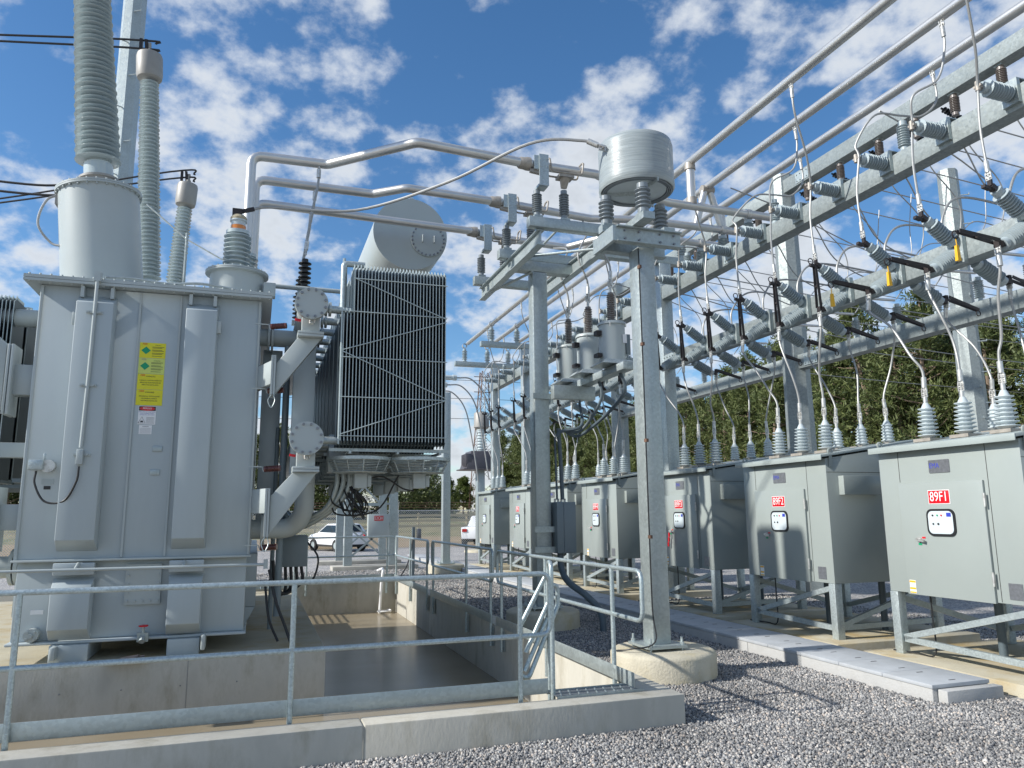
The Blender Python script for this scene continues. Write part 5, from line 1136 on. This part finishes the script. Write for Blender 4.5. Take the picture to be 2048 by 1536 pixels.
# left cooling bank
LXR = TX0
m = MB(); m.cyl((TX0-.05, 10.85, 4.42), (-4.5, 10.85, 4.42), .115, n=20); m.cyl((TX0-.06, 10.85, 4.42), (TX0-.02, 10.85, 4.42), .21, n=24); m.cyl((TX0-.10, 10.85, 4.42), (TX0-.07, 10.85, 4.42), .21, n=24); m.ob('oil_pipe', 'tank2', tr)
m = MB(); m.box(TX0-.22, TX0, 10.3, 10.5, 3.35, 3.72); m.prism([(TX0-.30, 10.25, 3.95), (TX0-.30, 10.25, 3.15), (TX0-1.3, 10.25, 4.25), (TX0-1.3, 10.25, 4.85)], (0, .24, 0)); m.box(TX0-.28, TX0-.25, 10.2, 10.55, 3.1, 3.95); m.box(TX0-.24, TX0-.21, 10.2, 10.55, 3.1, 3.95); m.ob('diagonal_bracket', 'tank2', tr, bevel=.006)
m = MB(); m.box(TX0-.22, TX0, 10.3, 10.5, 1.75, 2.05); m.prism([(TX0-.30, 10.25, 2.15), (TX0-.30, 10.25, 1.55), (TX0-1.3, 10.25, 2.5), (TX0-1.3, 10.25, 3.0)], (0, .24, 0)); m.box(TX0-.28, TX0-.25, 10.2, 10.55, 1.5, 2.25); m.box(TX0-.24, TX0-.21, 10.2, 10.55, 1.5, 2.25); m.box(TX0-1.2, TX0, 10.6, 10.8, 2.62, 2.8); m.ob('diagonal_bracket', 'tank2', tr, bevel=.006)
m = MB(); m.cyl((TX0-.18, 10.9, 1.3), (TX0-.14, 10.9, 1.3), .22, n=24); m.cyl((TX0-.12, 10.9, 1.3), (TX0-.08, 10.9, 1.3), .22, n=24); m.cyl((TX0, 10.9, 1.3), (TX0-1, 10.9, 1.3), .13, n=20); m.ob('oil_pipe', 'tank2', tr)
for i, y in enumerate([10.7+.64*k for k in range(6)]): put('radiator', rm, tr, loc=V((TX0-1.75, y, -.42))-off)
m = MB()
for k in range(7): m.bar((TX0-.2-.25*k, 10.8, 2.35), (TX0-.2-.25*k, 13.5, 2.35), .1, .05); m.bar((TX0-1.7, 10.9+.3*k, 2.28), (TX0-.1, 10.9+.3*k, 2.28), .04, .04)
m.ob('fan_frame', 'box', tr)
m = MB(); m.cyl((TX0-.45, 11.5, 4.72), (TX0-.45, 11.5, 4.3), .05, n=10); m.cyl((TX0-.7, 11.5, 4.3), (TX0-.7, 11.5, 4.85), .05, n=10); m.cyl((TX0-.95, 11.6, 4.3), (TX0-.95, 11.6, 4.9), .05, n=10); m.ob('vent_pipe', 'galvl', tr)
m = MB(); m.box(-1.55, -1.12, TY0-.38, TY0-.15, .262, .275); m.bar((-1.3, TY0-.3, .285), (-1.15, TY0-.2, .30), .04, .02); m.bar((-1.4, TY0-.2, .285), (-1.2, TY0-.26, .32), .03, .02)
tag(m.ob('debris_scrap', 'ccvt'), 'scrap of dark metal mesh lying on the plinth below the valve', 'debris')

# ================================================================ BACKGROUND
# capacitor breaker frame on pads
for i, y in enumerate((27.6, 31.0)):
    m = MB(); m.box(2.6-i*.2, 5.6, y-.5, y+.5, -.1, .14+.0*i); tag(m.ob('concrete_pad', 'conc', bevel=.01), ['near flat concrete pad under the breaker frame', 'far flat concrete pad under the breaker frame'][i], 'pad')
t = thing('breaker_frame', 'galvanised lattice breaker frame with a grey box beyond the back handrail', 'frame', (4, 29, .14))
for (x, y) in ((3.15, 27.6), (4.75, 27.6), (3.2, 31), (4.9, 31)):
    MB().box(x-.14, x+.14, y-.14, y+.14, .14, 4.9).ob('leg', 'galvl', t)
for y in (27.6, 31):
    m = MB(); 
    for (za, zb_) in ((.4, 1.7), (2.4, 4.0), (3.0, 4.6)): m.bar((3.2, y, za), (4.75, y, zb_), .06, .06, (0, 1, 0)); m.bar((4.75, y, za), (3.2, y, zb_), .06, .06, (0, 1, 0))
    m.bar((3.1, y, 2.3), (4.9, y, 2.3), .07, .07); m.bar((3.1, y, 4.8), (4.9, y, 4.8), .1, .1); m.ob('lattice_brace', 'galvl', t)
m = MB(); m.box(3.78, 4.52, 27.1, 27.4, 1.10, 1.93); bx_ = m.ob('control_box', 'tank2', t, bevel=.01)
m = MB(); m.box(3.99, 4.31, 27.09, 27.099, 1.70, 1.87); sg = m.ob('number_sign', 'red', bx_); place_text('52C81', .15, (4.15, 27.085, 1.785), sg, 'white', (1, 0, 0), squeeze=.75)
for k in range(3):
    m = MB(); m.lathe((3.3+.65*k, 28.5, 4.9), (0, 0, 1), sheds(1.1, .12, .2, 8), 14); m.ob('bushing', 'porc', t)
# second instrument box on slim legs and hose stand on the gravel
t = thing('hydrant_post', 'small post with a boxed meter just beyond the side wall rail', 'post', (4.3, 21.6, 0))
MB().box(4.25, 4.33, 21.5, 21.58, 0, 1.55).ob('post', 'box', t); MB().box(4.38, 4.5, 21.45, 21.58, 1.22, 1.5).ob('meter_box', 'plate', t, bevel=.01)
MB().tube(cr_([(4.28, 21.5, 1.3), (4.2, 21.4, .9), (4.05, 21.2, .5), (3.85, 21.0, .25), (3.7, 20.9, .02)], 6), .02, 6).ob('hose', 'rubber', t)
# dark cast voltage transformer on a column
t = thing('voltage_transformer', 'dark finned cast housing with pale insulator and grey cap on a column', 'transformer', (10.9, 37.5, .12))
MB().box(10.72, 11.12, 37.3, 37.7, .12, 4.2).ob('column', 'galv', t, bevel=.02)
m = MB(); m.hexa([(10.0, 36.8, 4.2), (11.8, 36.8, 4.2), (11.8, 38.2, 4.2), (10.0, 38.2, 4.2), (10.3, 36.95, 5.1), (11.6, 36.95, 5.1), (11.6, 38.1, 5.1), (10.3, 38.1, 5.1)])
for k in range(8): m.box(9.98+.04*k*.3, 10.3, 36.85+.17*k, 36.9+.17*k, 4.25, 4.95)
m.box(9.85, 11.9, 36.7, 38.3, 4.14, 4.2); m.ob('cast_housing', 'ccvt', t, bevel=.02)
MB().lathe((11.0, 37.5, 5.1), (0, 0, 1), sheds(1.15, .2, .29, 7), 18).ob('insulator', 'porcl', t)
MB().lathe((11.0, 37.5, 6.25), (0, 0, 1), [(0, 0), (.25, 0), (.4, .12), (.4, .85), (.36, .9), (0, .92)], 24).ob('end_cap', 'hvc', t)
# pot heads poking out behind radiators, with curved leads
for i in range(3):
    p = V((7.3, 29.0+1.6*i, 7.35-.02*i)); t = thing('cable_sealing_end', f'{names3[i]} pale sideways sealing end poking out behind the radiators', 'sealing end', p, 'sideways sealing ends')
    m = MB(); m.cyl(p+V((-1.2, 0, 0)), p, .09, n=14); m.cyl(p, p+V((.15, 0, 0)), .12, n=14); m.ob('sealing_body', 'porcl', t)
    MB().tube(cr_([p+V((.15, 0, 0)), p+V((.8, 0, -.05)), p+V((1.4, 0, -.8)), p+V((1.75, 0, -2.4)), p+V((2.0, 0, -4.0))], 8), .03, 8).ob('lead', 'cable', t)
# chain link fence with barbed wire
FY = 44
fencem, ft, fp = _mat('chain link')
g_ = ft.nodes.new('ShaderNodeNewGeometry'); sp = ft.nodes.new('ShaderNodeSeparateXYZ'); lnk(ft, g_.outputs['Position'], sp.inputs[0])
t = thing('chain_link_fence', 'chain-link security fence with barbed wire beyond the parked car', 'fence', (0, FY, 0))
m = MB(); s_ = .13; x = -45.0
m.tube([(-45, FY, 2.15), (45, FY, 2.15)], .025, 6); m.ob('top_rail', 'mesh', t)
m = MB()
while x < 35:
    m.add([(x-.013, FY, 0), (x+.013, FY, 0), (x+2.15+.013, FY, 2.15), (x+2.15-.013, FY, 2.15)], [(0, 1, 2, 3)]); m.add([(x-.013, FY+.02, 2.15), (x+.013, FY+.02, 2.15), (x+2.15+.013, FY+.02, 0), (x+2.15-.013, FY+.02, 0)], [(0, 1, 2, 3)]); x += s_
m.ob('wire_mesh', 'mesh', t)
m = MB()
for k in range(3): m.tube([(-45, FY-.08*k, 2.32+.14*k), (45, FY-.08*k, 2.32+.14*k)], .01, 4)
m.ob('barbed_wire', 'rust', t)
x = -44.0
while x < 45:
    m = MB(); m.cyl((x, FY, 0), (x, FY, 2.2), .035, n=8); m.tube([(x, FY, 2.2), (x, FY-.25, 2.65)], .015, 5); m.ob('post', 'mesh', t); x += 3.05
# wooden fence beyond
t = thing('wooden_fence', 'pale three-rail timber fence on the grassy bank beyond the yard', 'fence', (0, 72, 0))
for k in range(26):
    x = -14+k*2.4; MB().box(x-.08, x+.08, 71.9, 72.06, .2, 2.1).ob('post', 'wood', t)
m = MB()
for z in (.85, 1.35, 1.85): m.box(-14, 46, 71.84, 71.89, z-.11, z+.11)
m.ob('rail', 'wood', t)
# cars
def car(name, label, x, y, rz, pickup=False):
    t = thing(name, label, 'car', (x, y, 0)); t.rotation_euler = (0, 0, rz)
    def lob(m, nme, mt, par=t, **k):
        return put(nme, m.mesh(nme, mt, **k), par)
    prof = [(-2.15, .35), (-2.2, .75), (-2.1, 1.0), (-1.9, 1.12), (-1.55, 1.62), (-1.2, 1.68), (.2, 1.66), (.95, 1.12), (1.9, .98), (2.15, .8), (2.2, .4)]
    if pickup: prof = [(-2.6, .45), (-2.65, 1.15), (-.9, 1.18), (-.75, 1.8), (.5, 1.82), (1.1, 1.25), (2.3, 1.15), (2.5, .95), (2.5, .45)]
    m = MB()
    W_ = .88
    n_ = len(prof); ins = [(.88 if z < 1.2 else .66) for _, z in prof]
    vs = [(px_, -w_, pz_) for (px_, pz_), w_ in zip(prof, ins)]+[(px_, w_, pz_) for (px_, pz_), w_ in zip(prof, ins)]
    m.add(vs, [tuple(range(n_))[::-1], tuple(range(n_, 2*n_))]+[(i, (i+1) % n_, n_+(i+1) % n_, n_+i) for i in range(n_)])
    lob(m, 'body', 'carw', bevel=.06, ang=60)
    if not pickup:
        m = MB()
        for s_ in (-1, 1): m.add([(-1.62, s_*.895, 1.16), (.72, s_*.895, 1.16), (.12, s_*.73, 1.57), (-1.35, s_*.73, 1.57), (-1.62, s_*.80, 1.16), (.72, s_*.80, 1.16), (.12, s_*.63, 1.57), (-1.35, s_*.63, 1.57)], [(0, 1, 2, 3), (7, 6, 5, 4), (0, 4, 5, 1), (1, 5, 6, 2), (2, 6, 7, 3), (3, 7, 4, 0)])
        lob(m, 'side_window', 'glass'); m = MB(); m.add([(-1.90, -.6, 1.17), (-1.90, .6, 1.17), (-1.60, .55, 1.60), (-1.60, -.55, 1.60), (-1.82, -.6, 1.17), (-1.82, .6, 1.17), (-1.52, .55, 1.60), (-1.52, -.55, 1.60)], [(0, 1, 2, 3), (7, 6, 5, 4), (0, 3, 7, 4), (1, 5, 6, 2), (0, 4, 5, 1), (3, 2, 6, 7)]); lob(m, 'rear_window', 'glass')
    for s_ in (-1, 1):
        lob(MB().box(-2.22 if not pickup else -2.68, -1.98 if not pickup else -2.6, s_*.66-.14, s_*.66+.14, .88, 1.05), 'tail_light', 'lamp')
    for xx in ((-1.35, 1.35) if not pickup else (-1.7, 1.6)):
        for s_ in (-1, 1):
            wl = lob(MB().lathe((xx, s_*.76, .36), (0, s_, 0), [(0, 0), (.36, 0), (.37, .05), (.36, .22), (.22, .22), (.22, .19), (0, .19)], 20), 'wheel', 'tyre'); lob(MB().lathe((xx, s_*.76, .36), (0, s_, 0), [(0, .195), (.2, .195), (.2, .215), (0, .215)], 12), 'rim', 'galvl', wl)
    lob(MB().box(-2.16, 2.16, -.86, .86, .28, .44), 'underbody', 'tyre')
    return t
car('parked_car', 'white compact car seen from behind beyond the lattice breaker frame', 4.35, 43.0, R(115)).scale = (.88, .88, .88)
car('pickup_truck', 'white pickup truck partly hidden by the far column at right', 13.6, 45.8, R(62), True)
# lattice tower and power lines
t = thing('lattice_tower', 'rusty lattice transmission tower far behind the bus', 'tower', (27.5, 92, 0))
m = MB(); hw = lambda z: 1.9-1.35*(z/20)
zs = [0, 3, 6, 8.5, 11, 13, 15, 17, 18.6, 20.2]
for a, b in zip(zs, zs[1:]):
    for (sx, sy) in ((-1, -1), (1, -1), (1, 1), (-1, 1)):
        nxt = {(-1, -1): (1, -1), (1, -1): (1, 1), (1, 1): (-1, 1), (-1, 1): (-1, -1)}[(sx, sy)]
        P0 = V((27.5+sx*hw(a), 92+sy*hw(a), a)); P1 = V((27.5+sx*hw(b), 92+sy*hw(b), b)); Q0 = V((27.5+nxt[0]*hw(a), 92+nxt[1]*hw(a), a)); Q1 = V((27.5+nxt[0]*hw(b), 92+nxt[1]*hw(b), b))
        m.bar(P0, P1, .09, .09); m.bar(P0, Q1, .045, .045); m.bar(Q0, P1, .045, .045)
m.ob('tower_body', 'rust', t)
for z in (14.5, 17.5, 19.5): MB().bar((26.0, 92, z), (29.0, 92, z), .08, .08).ob('cross_arm', 'rust', t)
for i, z in enumerate((14, 16.6, 19.0)):
    tag(MB().tube(cr_([(-40, 95, z+1.2), (-5, 93.5, z-.6), (27.5, 92, z), (60, 90, z-.8), (110, 88, z+1)], 8), .03, 5).ob('power_line', 'rubber'), f'{["lowest", "middle", "highest"][i]} distant power line strung across the sky behind the radiators', 'wire', 'distant power lines')

# trees
def tree_meshes(seed, h, spread, pine=True):
    rng = np.random.default_rng(seed); tk = MB(); path = []; x = y = 0
    for k in range(9):
        x += rng.normal()*.10; y += rng.normal()*.10; path.append((x, y, h*.96*k/8))
    tk.tube(path, [.17*(1-.09*k)+.02 for k in range(9)], 7)
    cen = []; base = .22 if pine else .15
    nb = 54
    for k in range(nb):
        q = base+(1-base)*((k+rng.random())/nb); i_ = min(int(q*8), 7); f_ = q*8-i_; p = V(path[i_]).lerp(V(path[min(i_+1, 8)]), f_)
        a = rng.random()*6.283; prof = (math.sin(min(1, (1-q)*1.5+.12)*math.pi/2))*(.55+.45*rng.random())
        ln = spread*prof; e = p+V((math.cos(a)*ln, math.sin(a)*ln, ln*(.15+.35*rng.random())))
        mid = p.lerp(e, .5)+V((0, 0, -.04*ln)); tk.tube([p, mid, e], [.045, .03, .012], 4)
        if q < .33 and rng.random() < .55: continue
        for s_ in range(5 if pine else 7):
            fr = .45+.6*rng.random(); c = p.lerp(e, fr)+V(rng.normal(size=3)*.22*(1+.2*ln)); cen.append((c, .34+.30*rng.random()))
    cen.append((V(path[-1])+V((0, 0, .2)), .5))
    n_ = 30; tot = len(cen)*n_; C0 = np.repeat(np.array([tuple(c) for c, _ in cen]), n_, 0); S = np.repeat([s for _, s in cen], n_)
    D = rng.normal(size=(tot, 3)); D /= np.linalg.norm(D, axis=1)[:, None]; P = C0+D*(S*rng.random(tot)**.5)[:, None]*np.array([1, 1, .75])
    A = D+rng.normal(size=(tot, 3))*.5+np.array([0, 0, .3]); A /= np.linalg.norm(A, axis=1)[:, None]; B = np.cross(A, rng.normal(size=(tot, 3))); B /= np.linalg.norm(B, axis=1)[:, None]
    la = (.15+.12*rng.random(tot))[:, None]; lb_ = (.03+.03*rng.random(tot) if pine else .06+.05*rng.random(tot))[:, None]
    vs = np.stack([P-A*la*.5-B*lb_, P-A*la*.5+B*lb_, P+A*la], 1).reshape(-1, 3); n3 = tot
    me = bpy.data.meshes.new('crown'); me.vertices.add(3*n3); me.vertices.foreach_set('co', vs.reshape(-1)); me.loops.add(3*n3); me.loops.foreach_set('vertex_index', np.arange(3*n3, dtype=np.int32)); me.polygons.add(n3); me.polygons.foreach_set('loop_start', np.arange(0, 3*n3, 3, dtype=np.int32)); me.update(); me.materials.append(M['leaf' if pine else 'leaf2'])
    return tk.mesh('trunk', 'bark'), me
kinds = [tree_meshes(11+k, 12.5, 2.35, True) for k in range(5)]+[tree_meshes(31+k, 8.5, 2.4, False) for k in range(2)]
random.seed(21)
def tree(kind, x, y, s_, label, group, z=0):
    t = thing('pine_tree' if kind < 5 else 'broadleaf_tree', label, 'tree', (x, y, z), group); t.rotation_euler = (0, 0, random.uniform(0, 6.28)); t.scale = (s_*random.uniform(.9, 1.1), s_*random.uniform(.9, 1.1), s_)
    put('trunk', kinds[kind][0], t); put('crown', kinds[kind][1], t)
n_ = 0
for row, (x0, d) in enumerate(((35, 2.3), (38.5, 2.4), (42.5, 2.8))):
    y = 20.0 if row == 0 else 18; k = 0
    while y < (118 if row < 2 else 100):
        tree(random.randrange(5), x0+random.uniform(-1.3, 1.3)+y*.02, y, random.uniform(.95, 1.22), f'{ordw(k)} pine from the right in the {["front", "second", "third"][row]} row behind the cabinets', 'pines behind the cabinets'); k += 1
        y += d*random.uniform(.8, 1.25)*(1+.006*y)
k = 0
for row in range(2):
    x = -34.0+row*1.7
    while x < 24:
        hgt = random.uniform(.80, 1.0)
        if 19 < x: hgt *= .62
        tree(random.randrange(5), x, 96+row*5+random.uniform(-2, 2), hgt*.98, f'{ordw(k) if k < 60 else "last"} slender pine from the left in the {["front", "rear"][row]} row beyond the timber fence', 'pines beyond the timber fence', 1.2); k += 1; x += random.uniform(2.3, 3.9)
    k = 0
for k, (x, y, s_) in enumerate(((27, 110, .75), (31.5, 118, .8), (24.5, 84, .42), (34, 104, .95), (38, 108, .9), (29, 92, .5), (37, 88, .8), (20, 99, .45))):
    tree(5+k % 2, x, y, s_, f'{ordw(k)} light green bushy tree beyond the pickup truck', 'light green trees beyond the fence', 1.0)

def undergrowth(name, label, x0, x1, y0, y1, h, n, base):
    rng = np.random.default_rng(8); P = rng.random((n, 3)); hh = h*(.45+.55*np.sin(P[:, 0]*57)*np.sin(P[:, 0]*23+1)+.3*rng.random(n))
    P = np.column_stack((x0+(x1-x0)*P[:, 0], y0+(y1-y0)*P[:, 1], base+np.abs(hh)*P[:, 2]))
    A = rng.normal(size=(n, 3)); A /= np.linalg.norm(A, axis=1)[:, None]; B = np.cross(A, rng.normal(size=(n, 3))); B /= np.linalg.norm(B, axis=1)[:, None]
    vs = np.stack([P-A*.12-B*.09, P-A*.12+B*.09, P+A*.2], 1).reshape(-1, 3)
    me = bpy.data.meshes.new(name); me.vertices.add(3*n); me.vertices.foreach_set('co', vs.reshape(-1)); me.loops.add(3*n); me.loops.foreach_set('vertex_index', np.arange(3*n, dtype=np.int32)); me.polygons.add(n); me.polygons.foreach_set('loop_start', np.arange(0, 3*n, 3, dtype=np.int32)); me.update(); me.materials.append(M['leaf'])
    o = put(name, me); o['kind'] = 'stuff'; tag(o, label, 'undergrowth')
undergrowth('undergrowth', 'dark scrubby undergrowth between the pine trunks beyond the timber fence', -45, 24, 92, 106, 5.5, 90000, 1.2)
undergrowth('hedge_scrub', 'dense scrub along the foot of the pines behind the cabinets', 33, 40, 15, 125, 2.2, 60000, 0)
